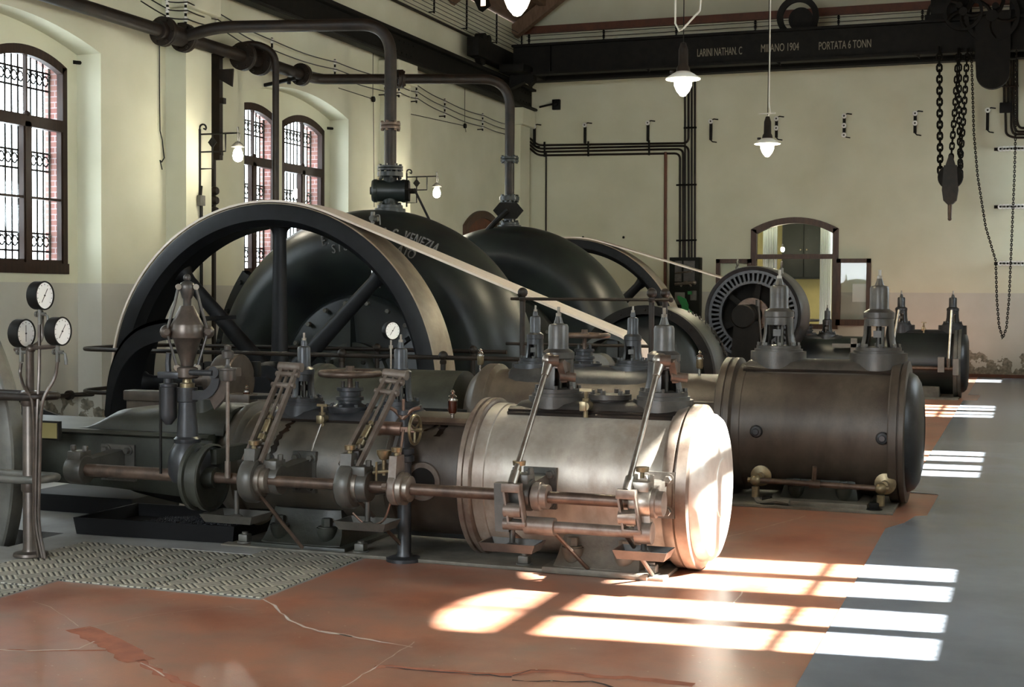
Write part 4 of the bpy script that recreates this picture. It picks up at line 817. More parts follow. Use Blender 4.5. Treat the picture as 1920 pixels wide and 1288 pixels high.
# yoke arm, dashpot and linkage
k = MB(); pts = bend([V((GX+.05, GY, .985)), V((GX+.15, GY, .985)), V((GX+.215, GY, 1.05)), V((GX+.215, GY, 1.135))], .07, 8)
k.loft([[p+V((0, a*.03, 0))+n*b*.028 for a, b in ((-1, -1), (1, -1), (1, 1), (-1, 1))] for p, n in [(p, V((-(pts[min(i+1, len(pts)-1)]-pts[max(i-1, 0)]).z, 0, (pts[min(i+1, len(pts)-1)]-pts[max(i-1, 0)]).x)).normalized()) for i, p in enumerate(pts)]])
k.cyl((GX+.215, GY-.05, 1.13), (GX+.215, GY+.05, 1.13), .036, seg=16); k.cyl((GX+.05, GY-.045, 1.125), (GX+.21, GY-.045, 1.125), .018, seg=10); obj('yoke_arm', k, 'blue', t)
k = MB(); k.bar((GX+.21, GY, 1.13), (GX+.38, GY-.03, 1.135), .045, .05); k.prism([(.16, .98), (.24, 1.10), (.30, 1.10), (.27, .97), (.2, .9)], (GX, GY, 0), X1, Z1, .03, True); obj('regulating_lever', k, 'brownsteel', t)
k = MB(); k.lathe([(0, .80), (.02, .80), (.05, .84), (.052, .86), (.052, 1.03), (.056, 1.035), (.056, 1.05), (.03, 1.055), (.03, 1.10), (0, 1.10)], (GX-.115, GY-.03, 0), 'Z', 24); k.box((GX-.17, GY-.07, 1.085), (GX-.02, GY+.01, 1.125), .006); k.tube([(GX-.12, GY-.02, 1.12), (GX-.125, GY-.02, 1.18), (GX-.118, GY-.02, 1.24)], .018, 8); obj('dashpot', k, 'blue', t)
k = MB(); k.cyl((GX-.145, GY-.07, .50), (GX-.145, GY-.07, 1.05), .009, seg=8); obj('trip_rod', k, 'iron', t)
rx = at(427, 760, Y=7.2).x
k = MB(); k.cyl((rx, 7.2, .56), (rx, 7.2, 1.08), .012, seg=10); k.cyl((rx, 7.2, .50), (rx, 7.2, .60), .018, seg=8); obj('regulating_rod', k, 'rustpale', t)
k = MB(); k.lathe([(0, 1.08), (.045, 1.085), (.05, 1.10), (.05, 1.145), (.054, 1.15), (.054, 1.16), (.02, 1.165), (.012, 1.18), (.012, 1.215), (.034, 1.22), (.036, 1.26), (.02, 1.27), (.022, 1.29), (0, 1.30)], (rx, 7.2, 0), 'Z', 24); k.tube([(rx-.0, 7.2, 1.20+.012), (rx+.02, 7.19, 1.225), (rx, 7.2, 1.24)], .004, 5); obj('oil_pot', k, 'bonnet', t)
# ---------------------------------------------------------------- second engine
BY_, BZ = 11.19, .563
E2 = thing('steam_engine', 'second horizontal steam engine, with the widest brown jacket and domed dark end cover', 'steam engine', (-3, BY_, 0), 'horizontal steam engines')
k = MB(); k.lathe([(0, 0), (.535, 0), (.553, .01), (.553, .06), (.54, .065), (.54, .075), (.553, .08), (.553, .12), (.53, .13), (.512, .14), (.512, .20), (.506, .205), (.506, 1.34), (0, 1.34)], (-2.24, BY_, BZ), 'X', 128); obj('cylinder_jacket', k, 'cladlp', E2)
ring([(.45, -.02), (.545, -.02), (.553, -.01), (.553, .045), (.54, .05), (.54, .055), (.553, .06), (.553, .095), (.54, .10), (0, .10)], -.90, BY_, BZ, 'cylinder_flange', 'cladlp', E2, 128)
ring([(0, .105), (.20, .105), (.205, .112), (.30, .105), (.39, .085), (.44, .055), (.462, .02), (.468, 0), (0, 0)], -.802, BY_, BZ, 'end_cover', 'blue', E2, 96)
k = chest(-2.12, -.86, BY_, 1.0, 1.115, .20, 'cladlp')
for x in (-1.82, -1.04): k.cyl((x, BY_, .92), (x, BY_, 1.175), .225, .22, 44)
obj('steam_chest', k, 'bonnet', E2)
k = MB(); k.bar((-2.06, BY_-.21, 1.035), (-.92, BY_-.21, 1.035), .05, .02, (0, -.4, .9)); obj('jacket_seam', k, 'ironpipe', E2)
for x in (-1.82, -1.04): bonnet(E2, x, BY_, 1.19, 1.06, 'bonnet', thin=1.0, leg=.80)
for x, z in ((-1.90, .57), (-.955, .555)):
    k = MB(); k.lathe([(0, 0), (.045, 0), (.05, .01), (.04, .03), (.025, .035), (.022, .05), (0, .05)], (x, BY_-.505, z), (0, -1, 0), 18); obj('plug_boss', k, 'blue', E2)
k = MB(); k.cyl((-1.87, 10.62, .20), (-.98, 10.62, .185), .022, seg=12); k.cyl((-1.45, 10.62, .19), (-1.44, 10.60, .33), .018, seg=8); k.cyl((-1.48, 10.62, .193), (-1.40, 10.62, .192), .032, seg=10); obj('drain_pipe', k, 'rust', E2)
for x, z in ((-1.89, .20), (-.955, .185)):
    k = MB(); k.lathe([(0, .03), (.075, .03), (.08, .02), (.08, .0), (.03, -.01), (.03, -.09), (0, -.09)], (x+.02, 10.74, z+.02), 'Y', 20); k.ball((x, 10.62, z), .045, 12); k.cyl((x, 10.62, z-.05), (x, 10.62, z-.13), .03, seg=8); k.cyl((x-.06, 10.62, z), (x+.06, 10.62, z), .02, seg=8); obj('drain_cock', k, 'brass', E2)
k = MB(); k.tube(bend([(-1.89, 10.62, .08), (-1.86, 10.6, .03), (-1.72, 10.58, .06), (-1.62, 10.56, .05)], .06), .022, 8); obj('waste_pipe', k, 'dusty', E2)
foot(E2, -1.74, -1.12, 10.72, 11.5, .20, 'green')
k = MB(); k.box((-2.6, 10.55, 0), (-.86, 11.8, .025), .004); k.box((-1.80, 10.60, .02), (-1.05, 11.7, .06), .006); obj('bedplate', k, 'dusty', E2)
for x in (-1.80, -1.0, -2.4):
    k = MB(); k.box((x-.035, 10.58, .02), (x+.035, 10.65, .08), .006); k.lathe([(0, 0), (.06, 0), (.06, .012), (0, .012)], (x, 10.615, .02), 'Z', 16); obj('foundation_bolt', k, 'iron', E2)
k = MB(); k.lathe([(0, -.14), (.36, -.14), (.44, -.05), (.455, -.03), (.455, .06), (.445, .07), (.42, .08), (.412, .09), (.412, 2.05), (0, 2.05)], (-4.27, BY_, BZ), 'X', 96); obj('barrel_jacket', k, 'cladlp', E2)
k = chest(-4.15, -2.72, BY_, .86, 1.02, .22, 'blue')
for x in (-3.89, -3.03): k.cyl((x, BY_, .85), (x, BY_, 1.03), .205, .195, 40)
obj('steam_chest', k, 'blue', E2)
for x in (-3.89, -3.03): bonnet(E2, x, BY_, 1.045, .80, 'blue', thin=.82)
handwheel(E2, -3.45, BY_, 1.0, 1.275, .20)
k = MB(); k.bar((-2.7, BY_-.31, .80), (-2.26, BY_-.31, .80), .12, .02, (0, -.6, .7)); obj('jacket_band', k, 'dusty', E2)
oiler(E2, at(1317, 660, Y=BY_).x, BY_-.1, .965, .9, 'brass')
# guide of the second engine: trunk, end ring, deck
k = MB(); k.lathe([(0, 0), (.40, 0), (.42, .02), (.42, .10), (.40, .12), (.385, .14), (.385, 1.45), (0, 1.45)], (-5.98, BY_, BZ), 'X', 72); obj('guide_trunk', k, 'green', E2)
k = MB(); k.bar((-6.0, BY_-.38, .62), (-4.35, BY_-.38, .62), .06, .05); k.box((-5.95, BY_-.42, .12), (-4.4, BY_+.4, .40), .02); k.box((-5.3, BY_-.43, .42), (-4.7, BY_-.37, .58), .02); obj('guide_bed', k, 'iron', E2)
k = MB(); k.box((-7.6, BY_-.62, .50), (-5.95, BY_+.45, .66), .02); k.box((-7.6, BY_-.66, .64), (-6.3, BY_-.5, .73), .01); obj('engine_bed', k, 'cladlp', E2)
k = MB(); dxx = at(425, 728, Y=10.75).x; k.lathe([(0, 0), (.215, 0), (.235, .012), (.24, .03), (.24, .20), (.23, .21), (0, .21)], (dxx-.06, 10.75, .83), 'X', 40); k.lathe([(0, -.13), (.07, -.13), (.125, -.12), (.13, 0), (0, 0)], (dxx-.06, 10.75, .83), 'X', 28); k.cyl((dxx-.3, 10.75, .83), (dxx-.06, 10.75, .83), .06, seg=16); obj('bearing_drum', k, 'brownsteel', E2)
for u, v in ((465, 690), (480, 688), (378, 690), (392, 688)):
    p = at(u, v, Y=11.0); k = MB(); k.box(p-V((.035, .035, .09)), p+V((.035, .035, .05)), .006); obj('bearing_nut', k, 'iron', E2)
p = at(462, 760, Y=10.6); oiler(E2, p.x, 10.6, p.z-.02, .9)
k = MB(); pa = at(400, 745, Y=10.6); pb = at(520, 745, Y=10.6); k.bar((pa.x, 10.6, pa.z), (pb.x, 10.6, pb.z), .1, .03); obj('drip_shelf', k, 'iron', E2)
p = at(901, 668, Y=BY_); oiler(E2, p.x, BY_, .945, .9, 'brass')
# ---------------------------------------------------------------- third engine
CY, CZ = 23.65, .572
E3 = thing('steam_engine', 'farthest horizontal steam engine, black, near the end wall beside the linoleum', 'steam engine', (-2, CY, 0), 'horizontal steam engines')
k = MB(); k.lathe([(0, 0), (.57, 0), (.575, .01), (.575, .08), (.52, .09), (.52, 1.1), (0, 1.1)], (-2.06, CY, CZ), 'X', 80); obj('cylinder_jacket', k, 'pump', E3)
ring([(.4, -.02), (.56, -.02), (.572, -.01), (.572, .04), (.56, .045), (.572, .055), (.572, .10), (0, .10)], -.98, CY, CZ, 'cylinder_flange', 'greyiron', E3, 80)
ring([(0, .10), (.36, .10), (.44, .08), (.48, .04), (.49, 0), (0, 0)], -.88, CY, CZ, 'end_cover', 'blue', E3, 64)
k = chest(-2.05, -.90, CY, 1.0, 1.10, .2, 'pump')
for x in (-1.845, -1.035): k.cyl((x, CY, .95), (x, CY, 1.175), .225, .22, 32)
obj('steam_chest', k, 'blue', E3)
for x in (-1.845, -1.035): bonnet(E3, x, CY, 1.185, .92, 'blue', thin=.95)
drain_cock(E3, -1.47, CY-.22, 1.12, 1.0)
for xt, xb in ((-1.86, -1.95), (-1.04, -1.06)):
    k = MB(); k.cyl((xt, CY-.28, 1.42), (xb, CY-.62, .62), .02, seg=8); k.cyl((xb, CY-.62, .66), (xb, CY-.62, .48), .035, seg=8); obj('push_rod', k, 'steel', E3)
k = MB(); k.box((-1.22, CY-.70, .44), (-1.12, CY-.5, .68)); k.box((-.99, CY-.72, .40), (-.9, CY-.5, .66)); obj('bearing_bracket', k, 'greyiron', E3)
k = MB(); k.cyl((-3.3, CY-.62, .50), (-.92, CY-.62, .50), .035, seg=12); obj('lay_shaft', k, 'rust', E3)
k = MB(); k.lathe([(0, 0), (.43, 0), (.44, .02), (.44, .08), (.40, .1), (.40, 1.5), (0, 1.5)], (-3.55, CY, CZ), 'X', 64); obj('barrel_jacket', k, 'pump', E3)
k = chest(-3.5, -2.75, CY, .93, .985, .16, 'blue'); k.cyl((-3.04, CY, .9), (-3.04, CY, .995), .2, .19, 28); obj('steam_chest', k, 'blue', E3)
bonnet(E3, -3.04, CY, 1.0, .82, 'blue', thin=.85)
handwheel(E3, -3.36, CY, .97, 1.23, .17, 'bonnet')
k = MB(); k.box((-3.55, CY-.62, 0), (-.9, CY+.6, .03)); k.box((-1.8, CY-.45, .0), (-1.2, CY+.4, .2), .02); k.box((-3.5, CY-.3, 0), (-2.3, CY+.3, .3), .02); obj('bedplate', k, 'dusty', E3)
k = MB(); k.box((-2.60, CY-.46, .45), (-2.5, CY-.38, .95)); k.box((-2.9, CY-.46, .80), (-2.45, CY-.38, .86)); obj('valve_gear', k, 'greyiron', E3)
# ---------------------------------------------------------------- gauge stand
SX, SY = -5.61, 6.85
t = thing('gauge_stand', 'iron stand carrying three white dialled gauges on branching pipes', 'gauge stand', (SX, SY, 0))
k = MB(); k.lathe([(0, .009), (.10, .009), (.105, .015), (.10, .03), (.05, .04), (.045, .06), (.045, .95), (.04, .96), (.025, .97), (.025, 1.26), (0, 1.26)], (SX, SY, 0), 'Z', 24); k.lathe([(.05, 0), (.055, .01), (.055, .07), (.05, .08)], (SX, SY, .40), 'Z', 20); k.lathe([(.05, 0), (.055, .01), (.055, .08), (.05, .09)], (SX, SY, .92), 'Z', 20); obj('stand_pipe', k, 'brownsteel', t)
def sp(u, v): return at(u, v, Y=SY)
k = MB(); k.tube(bend([sp(58, 652), sp(58, 640)+Y1*.10, sp(58, 592)+Y1*.10, sp(73, 584)+Y1*.02], .05), .013, 8); k.ball(sp(58, 654), .028, 12); k.tube([sp(28, 655), sp(110, 649)], .013, 8); obj('branch_pipe', k, 'brownsteel', t)
def dial(par, c, d, r, dep, name='gauge', ang=2.2):
    c = V(c); _, x, y = frame(d); d = V(d).normalized()
    if y.z < 0: x, y = -x, -y
    k = MB(); k.lathe([(0, -dep), (r, -dep), (r*1.02, -dep*.9), (r*1.02, dep*.9), (r*1.06, dep*.95), (r*1.04, dep*1.1), (r*.95, dep*1.1), (r*.95, dep*.86), (0, dep*.86)], c, d, 40); g = obj(name, k, 'iron', par)
    k = MB(); k.lathe([(0, 0), (r*.95, 0), (r*.95, .002), (0, .002)], c+d*(dep*.87), d, 36); f = obj('dial_face', k, 'white', g)
    k = MB(); z = c+d*(dep*.87+.004); h = (x*math.cos(ang)+y*math.sin(ang)) if x.length else y
    k.bar(z-h*r*.6, z+h*r*.6, r*.035, .002, d); k.ball(z, r*.07, 8)
    for i in range(11):
        a = -.7+i*(PI+1.4)/10; q = x*math.cos(a)+y*math.sin(a); k.bar(z-d*.0+q*r*.76, z+q*r*.84, r*.03, .002, d)
    obj('needle_and_scale', k, 'ink', f)
    return g
for (u, v), a in (((75, 554), 2.15), ((40, 625), PI/2), ((108, 621), 2.2)):
    dial(t, sp(u, v), (1, .02, 0), .083, .035, 'pressure_gauge', PI-a if a != PI/2 else a)
for u, v, pts in ((75, 597, [(74, 608), (74, 690), (70, 770), (68, 880), (67, 985), (80, 1046)]), (40, 668, [(40, 680), (37, 700), (44, 725), (60, 745), (64, 800), (63, 985), (72, 1044)]), (108, 668, [(108, 676), (104, 710), (80, 745), (76, 790), (72, 985), (84, 1047)])):
    c = sp(u, v-8); k = MB(); k.cyl(c+Z1*.05, c-Z1*.06, .014, seg=10); k.cyl(c-V((.03, 0, 0)), c+V((.04, 0, 0)), .011, seg=8); k.cyl(c-V((.03, 0, 0)), c-V((.018, 0, 0)), .018, seg=8); k.tube(bend([c+V((.03, 0, 0)), c+V((.06, 0, 0)), c+V((.07, 0, -.07))], .02), [.006]*7+[.006, .012], 6) if False else k.tube([c+V((.03, 0, 0)), c+V((.055, 0, -.01)), c+V((.06, 0, -.05)), c+V((.062, 0, -.075))], [.007, .007, .011, .009], 8); obj('gauge_cock', k, 'greyiron', t)
    k = MB(); P = [at(a, b, Y=SY-.055) if i > 1 else at(a, b, Y=SY) for i, (a, b) in enumerate(pts)]; k.tube(bend(P, .12, 6), .010, 8); obj('gauge_tube', k, 'brownsteel', t)
t2 = thing('gauge_rail', 'bent iron guard rails joined to the gauge stand in front of the grey wheel', 'rail', (-6, 6.9, 0))
for z, m_ in ((.975, 'ironpipe'), (.475, 'greyiron')):
    k = MB(); k.tube(bend([(-7.6, SY-.02, z-.01), (SX, SY-.05, z), (SX+.11, SY-.03, z+.005), (SX+.11, SY+.16, z), (-7.6, SY+.22, z)], .1, 6), .024, 10); obj('guard_rail', k, m_, t2)
t = thing('name_plate', 'small cream framed plate behind the tubes of the gauge stand', 'sign', at(85, 815, Y=7.45))
k = MB(); a, b = at(40, 822, Y=7.45), at(112, 790, Y=7.45); k.box((a.x-.1, 7.44, a.z+.0), (b.x, 7.47, b.z)); obj('plate_frame', k, 'iron', t)
k = MB(); k.box((a.x-.09, 7.436, a.z+.012), (b.x-.012, 7.45, b.z-.012)); obj('plate_face', k, 'mustard', t)
k = MB(); k.box((b.x-.13, 7.44, .69), (b.x-.03, 7.50, a.z+.005)); k.tube(bend([(a.x+.08, 7.45, .72), (a.x+.05, 7.42, .66), (a.x+.10, 7.42, .62)], .03), .01, 6); obj('plate_bracket', k, 'iron', t)
t = thing('drip_pan', 'black sheet metal pan of wet gravel on the floor beneath the front engine', 'pan', (-5.2, 7.9, 0))
k = MB(); o_ = [(-5.88, 7.60), (-4.70, 7.68), (-4.70, 8.35), (-5.88, 8.30)]
def sc(q, s_): return [((x+5.29)*s_-5.29, (y-7.98)*s_+7.98) for x, y in q]
A = [V((x, y, .004)) for x, y in sc(o_, .97)]; B = [V((x, y, .115)) for x, y in o_]; B2 = [V((x, y, .115)) for x, y in sc(o_, .96)]; D = [V((x, y, .03)) for x, y in sc(o_, .94)]
k.loft([A, B, B2, D]); obj('pan_body', k, 'pan', t)
k = MB()
for i in range(900):
    x, y = random.uniform(-5.6, -4.9), random.uniform(7.75, 8.25); k.ball((x, y, .036+.05*math.exp(-((x+5.25)**2+(y-8)**2)/.06)), random.uniform(.007, .014), 4)
g = obj('gravel_bed', k, 'blue', t); g['kind'] = 'stuff'
k = MB(); k.box((-6.9, 8.35, .002), (-5.95, 8.95, .13), .01); tag(obj('low_step', k, 'pan'), 'low black plinth on the floor behind the gauge stand', 'plinth')
# gauge on the second engine, seen against the pump face
p = at(733, 620, Y=12.0); t = thing('pressure_gauge', 'small white dialled gauge on a thin stem in front of the pump face', 'gauge', (p.x, 12.0, .95))
dial(t, p, (.86, -.5, 0), .085, .03, 'gauge_case', .95)
k = MB(); k.cyl((p.x, 12.0, .9), p-Z1*.08, .010, seg=8); k.cyl(p-Z1*.17, p-Z1*.14, .02, seg=8); obj('gauge_stem', k, 'steel', t)
k = MB(); k.box((p.x-.25, 11.9, 0), (p.x+.25, 12.1, .9), .02); obj('stem_pedestal', k, 'iron', t)
k = MB(); P = [at(u, v, Y=8.75) for u, v in ((40, 752), (80, 768), (140, 790), (225, 822))]
k.loft([[p, p+V((0, .03, 0)), p+V((0, .03, -.16)), p+V((0, 0, -.16))] for p in P])
tag(obj('oil_guard', k, 'wheel'), 'sloping dark sheet guard behind the small cream plate, left of the engine hood', 'guard')
# ================================================================== CRANE
k = MB(); k.box((XL+.22, YB, 5.80), (XL+.42, 29.9, 5.86)); k.box((XL+.30, YB, 5.86), (XL+.33, 29.9, 6.24)); k.box((XL+.20, YB, 6.24), (XL+.44, 29.9, 6.29)); k.box((XL+.29, YB, 6.29), (XL+.35, 29.9, 6.35)); k.tube([(XL+.44, YB, 5.83), (XL+.44, 29.9, 5.83)], .035, 8)
for y in (10.0, 16.4, 23.0, 29.5):
    for a in range(8): k.lathe([(.02, 0), (.014, .012), (0, .014)], (XL+.33, y-.35+.1*a, 6.16 if a % 2 else 5.96), 'X', 8)
tag(obj('crane_runway_beam', k, 'iron'), 'long black steel beam carrying the crane rail along the left wall', 'beam')
GY0 = 28.2
t = thing('overhead_crane', 'black travelling crane girder with painted lettering spanning the far end of the hall', 'crane', (-4.6, GY0+.4, 6.3))
k = MB(); k.box((-10.35, GY0, 6.36), (1.0, GY0+.03, 6.98)); k.box((-10.35, GY0-.12, 6.33), (1.0, GY0+.15, 6.38)); k.box((-10.35, GY0-.12, 6.94), (1.0, GY0+.15, 6.99))
for i in range(10): k.box((-10.0+i*1.1+.5, GY0-.1, 6.37), (-10.0+i*1.1+.52, GY0, 6.95)) if i in (0, 8) else None
k.mi = 1
for s_, u, v in (('LARINI NATHAN. C', 1349, 104), ('MILANO 1904', 1462, 96), ('PORTATA 6 TONN', 1584, 91)):
    p = at(u, v, Y=GY0); wpx = {1349: 84, 1462: 70, 1584: 95}[u]
    k0 = len(k.bm.verts); glyph(k, s_, .225, V((p.x, GY0-.004, p.z)), X1, Z1, .004); k.bm.verts.ensure_lookup_table()
    vs = k.bm.verts[k0:]; xs_ = [q.co.x for q in vs]; w0 = max(xs_)-min(xs_); tw = wpx/2600*(GY0*.94-p.x*.344); zc_ = p.z
    for q in vs: q.co.x = p.x+(q.co.x-p.x)*tw/w0
obj('main_girder', k, ['iron', 'paintletter'], t)
k = MB(); k.box((-10.35, GY0+.9, 6.36), (1.0, GY0+.93, 6.98)); k.box((-10.35, GY0+.8, 6.33), (1.0, GY0+1.05, 6.38)); obj('rear_girder', k, 'iron', t)
k = MB(); k.box((-10.66, 26.3, 6.48), (-10.40, 29.6, 6.86), .01); k.box((-10.45, 27.6, 6.34), (-9.9, 29.3, 6.5), .01); k.prism([(-10.4, 6.34), (-9.85, 6.34), (-9.85, 6.2), (-9.95, 6.1), (-10.05, 6.2), (-10.4, 6.05)], (0, 28.1, 0), X1, Z1, -.2); et = obj('end_carriage', k, 'iron', t)
for y in (26.75, 29.15):
    k = MB(); k.lathe([(0, -.05), (.24, -.05), (.24, -.03), (.21, -.03), (.21, .05), (0, .05)], (-10.53, y, 6.56), 'X', 28); obj('carriage_wheel', k, 'iron', et)
for y in (26.75, 27.0):
    k = MB(); k.lathe([(0, -.1), (.11, -.1), (.11, .1), (0, .1)], (-10.53, y, 6.9), 'X', 20); obj('axle_box', k, 'iron', et)
for u, v in ((1217, 138), (1462, 125), (1722, 113)):
    p = at(u, v, Y=GY0); k = MB(); k.prism([(-.10, .06), (.03, .06), (.03, -.04)], (p.x, GY0-.06, 6.3), X1, Z1, .03); obj('rail_stop', k, 'iron', t)
k = MB(); c = V((at(1497, 38, Y=GY0+.3).x, GY0+.2, 7.27)); k.lathe([(.30, 0), (.42, -.02), (.42, .0), (.36, .02), (.42, .04), (.42, .06), (.30, .08)], c, 'Y', 48, closed=True)
k.lathe([(0, -.02), (.24, -.02), (.24, .7), (0, .7)], c+V((.06, 0, -.06)), 'Y', 32); k.box(c+V((-.15, .2, -.35)), c+V((.15, .6, 0))); obj('cable_drum', k, 'iron', t)
t = thing('hoist_trolley', 'black hoist trolley with spoked gear wheels and a round chain guard on the crane girder', 'hoist', (-.8, GY0+.5, 6.98))
def gear(u, v, r, y, spokes=5):
    c = at(u, v, Y=y); k = MB(); k.lathe([(r*.84, -.03), (r, -.03), (r, .05), (r*.84, .05)], c, 'Y', 40, closed=True); k.lathe([(0, -.06), (r*.22, -.06), (r*.22, .08), (0, .08)], c, 'Y', 20)
    for i in range(spokes):
        a0_ = 2*PI*i/spokes+.4; k.tube([c+V((r*q*math.cos(a0_+q*.8), 0, r*q*math.sin(a0_+q*.8))) for q in (.15, .4, .65, .9)], .04, 6)
    return obj('gear_wheel', k, 'iron', t)
gear(1806, 22, .36, GY0-.25); gear(1860, 30, .50, GY0-.22, 5); gear(1775, 28, .38, GY0+.25)
k = MB(); k.box((-1.85, GY0+.05, 6.99), (.6, GY0+.75, 7.12)); k.box((-1.75, GY0+.1, 7.1), (-1.0, GY0+.6, 7.45), .03); k.box((-.3, GY0+.1, 7.1), (.5, GY0+.6, 7.6), .03); k.cyl((-1.2, GY0-.3, 7.2), (-1.2, GY0+.6, 7.2), .06); k.cyl((-.55, GY0-.3, 7.15), (-.55, GY0+.6, 7.15), .06); obj('trolley_frame', k, 'iron', t)
k = MB(); g0, g1 = at(1830, 108, Y=GY0-.2), at(1893, 165, Y=GY0-.2); w2 = (g1.x-g0.x)/2; xm = (g1.x+g0.x)/2
pts = [(-w2-.03, 7.05), (-w2-.02, 6.3)]+[(w2*-math.cos(a), g1.z+w2*1.0-(w2*1.0)*math.sin(a)) for a in [PI*i/14 for i in range(1, 14)]]+[(w2+.0, 6.3), (w2+.0, 7.05)]
k.prism(pts, (xm, GY0-.15, 0), X1, Z1, .18, True); obj('chain_guard', k, 'iron', t)
def chain(pts, L, wdt, r, name, lab, cat='chain', group='hoist chains', m='iron'):
    P = [V(p) for p in pts]; acc = [0]
    for a, b in zip(P, P[1:]): acc.append(acc[-1]+(b-a).length)
    def pos(s):
        s = max(0, min(s, acc[-1]))
        for i in range(len(P)-1):
            if s <= acc[i+1] or i == len(P)-2: return P[i].lerp(P[i+1], (s-acc[i])/max(1e-6, acc[i+1]-acc[i]))
    k = MB(); n = int(acc[-1]/(L*.72)); st = acc[-1]/n
    for i in range(n):
        c = pos((i+.5)*st); d = (pos((i+.9)*st)-pos((i+.1)*st)).normalized(); x = d.cross(Y1 if abs(d.y) < .9 else X1).normalized(); y = d.cross(x).normalized()
        s = x if i % 2 else y; h, w = L/2-wdt/2, wdt/2
        loop = [c+d*(h+w*math.sin(a))+s*(w*math.cos(a)) for a in [PI*j/4 for j in range(5)]]+[c-d*(h+w*math.sin(a))-s*(w*math.cos(a)) for a in [PI*j/4 for j in range(5)]]
        k.tube(loop, r, 5, True)
    return tag(obj(name, k, m), lab, cat, group)
CYc = 28.0
def cq(u, v): return at(u, v, Y=CYc)
top = 6.5
chain([cq(1761, 90), cq(1763, 335)], .15, .085, .021, 'load_chain', 'thick hoist chain on the far left, hanging edge on to the hook block')
chain([cq(1797, 92), cq(1790, 210), cq(1783, 300)], .14, .075, .017, 'load_chain', 'hoist chain running slantwise down to the point above the hook block')
chain([cq(1799, 92), cq(1798, 200), cq(1801, 330)], .14, .075, .017, 'load_chain', 'middle straight hoist chain entering the right side of the hook block')
chain([cq(1814, 92), cq(1808, 200), cq(1801, 300), cq(1801, 335)], .14, .075, .017, 'load_chain', 'rightmost hoist chain slanting in to the right side of the hook block')
hp = [cq(*q) for q in ((1821, 92), (1826, 250), (1833, 330), (1848, 425), (1867, 489), (1869, 560), (1873, 610), (1880, 634), (1887, 615), (1892, 560), (1896, 470), (1902, 330), (1905, 220), (1906, 90))]
chain(hp, .06, .032, .008, 'hand_chain', 'long thin endless hand chain hanging in a loop at the right by the end wall', group=None) if False else tag(chain(hp, .06, .032, .008, 'hand_chain', '', group='x'), 'long thin endless hand chain hanging in a loop at the right by the end wall', 'chain')
for o in COL.objects:
    if o.get('group') == 'x': del o['group']
t = thing('hook_block', 'black pulley block with a hook shank hanging from the hoist chains', 'hook block', cq(1782, 350))
c = cq(1782, 332); k = MB(); k.lathe([(0, -.07), (.225, -.07), (.235, -.04), (.19, 0), (.235, .04), (.225, .07), (0, .07)], c, 'Y', 28); obj('pulley_sheave', k, 'iron', t)
k = MB(); k.prism([(-.12, .22), (.12, .22), (.15, -.25), (.12, -.45), (.05, -.52), (-.05, -.52), (-.12, -.45), (-.15, -.25)], c, X1, Z1, .2, True); k.prism([(-.10, .2), (.10, .2), (.03, .42), (-.03, .42)], c, X1, Z1, .12, True); obj('block_cheek', k, 'ironpipe', t)
k = MB(); k.tube([c-Z1*.45, c-Z1*.70, c-Z1*.80], [.045, .04, .035], 10); k.ball(c-Z1*.80, .04, 10); obj('hook_shank', k, 'rust', t)
# ================================================================== PIPES
PX = XL+.42; PZ = 4.98
def flange(mb, c, d, r=.17, w=.05): mb.lathe([(0, -w), (r, -w), (r, -.008), (r-.01, 0), (r, .008), (r, w), (0, w)], c, d, 24); bolts(mb, V(c)+V(d).normalized()*w, d, r*.8, 6, .02, .025); bolts(mb, V(c)-V(d).normalized()*w, d, r*.8, 6, .02, -.025)
t = thing('steam_main', 'fat dark flanged pipe running high along the left wall past the first pilaster', 'pipe', (PX, 15, PZ))
k = MB(); k.tube([(PX, 6, PZ), (PX, 19.1, PZ)], .085, 14); obj('main_pipe', k, 'ironpipe', t)
for u, r in ((307, .19), (345, .19), (456, .20), (487, .20), (565, .17)):
    y = at(u, 80, X=PX).y; k = MB(); flange(k, (PX, y, PZ), Y1, r, .045); obj('pipe_flange', k, 'ironpipe', t)
k = MB(); y = at(325, 62, X=PX).y; k.lathe([(0, -.35), (.12, -.35), (.13, -.1), (.13, .1), (.12, .35), (0, .35)], (PX, y, PZ), 'Y', 20); obj('tee_piece', k, 'ironpipe', t)
for y in (18.6,):
    k = MB(); k.bar((XL, y, PZ-.2), (PX+.1, y, PZ-.12), .05, .05); k.tube([(PX, y, PZ-.1), (PX, y, PZ-.2)], .03, 6); obj('pipe_bracket', k, 'iron', t)
V1 = V((-7.67, 16.32, 3.19)); zz1 = at(690, 48, Y=16.32).z
t = thing('pump_pipe', 'dark pipe bending down from the steam main to the valve of the lettered drum pump', 'pipe', (V1.x, V1.y, V1.z))
yb1 = at(340, 62, X=PX).y
k = MB(); k.tube(bend([(PX+.05, yb1, PZ), (PX+.5, yb1+.05, zz1), (V1.x, V1.y, zz1), V1], .42, 10), .078, 14); obj('pipe_run', k, 'ironpipe', t)
k = MB(); z = at(738, 236, Y=16.32).z; flange(k, (V1.x, V1.y, z), Z1, .13, .04); obj('pipe_flange', k, 'rust', t)
k = MB(); flange(k, (V1.x, V1.y, V1.z+.05), Z1, .165, .03); obj('pipe_flange', k, 'pump', t)
V2 = V((-7.95, 21.52, 3.24)); zz2 = at(880, 152, Y=21.52).z
t = thing('pump_pipe', 'dark pipe curving from the fat main down to the plain drum pump', 'pipe', (V2.x, V2.y, V2.z))
k = MB(); ye = 19.1; k.tube(bend([(PX, ye-.02, PZ), (PX, ye+.35, PZ), (V2.x, V2.y, zz2), V2], .5, 10), .08, 14); obj('pipe_run', k, 'ironpipe', t)
q = V((PX, ye+.35, PZ)).lerp(V((V2.x, V2.y, zz2)), .42)
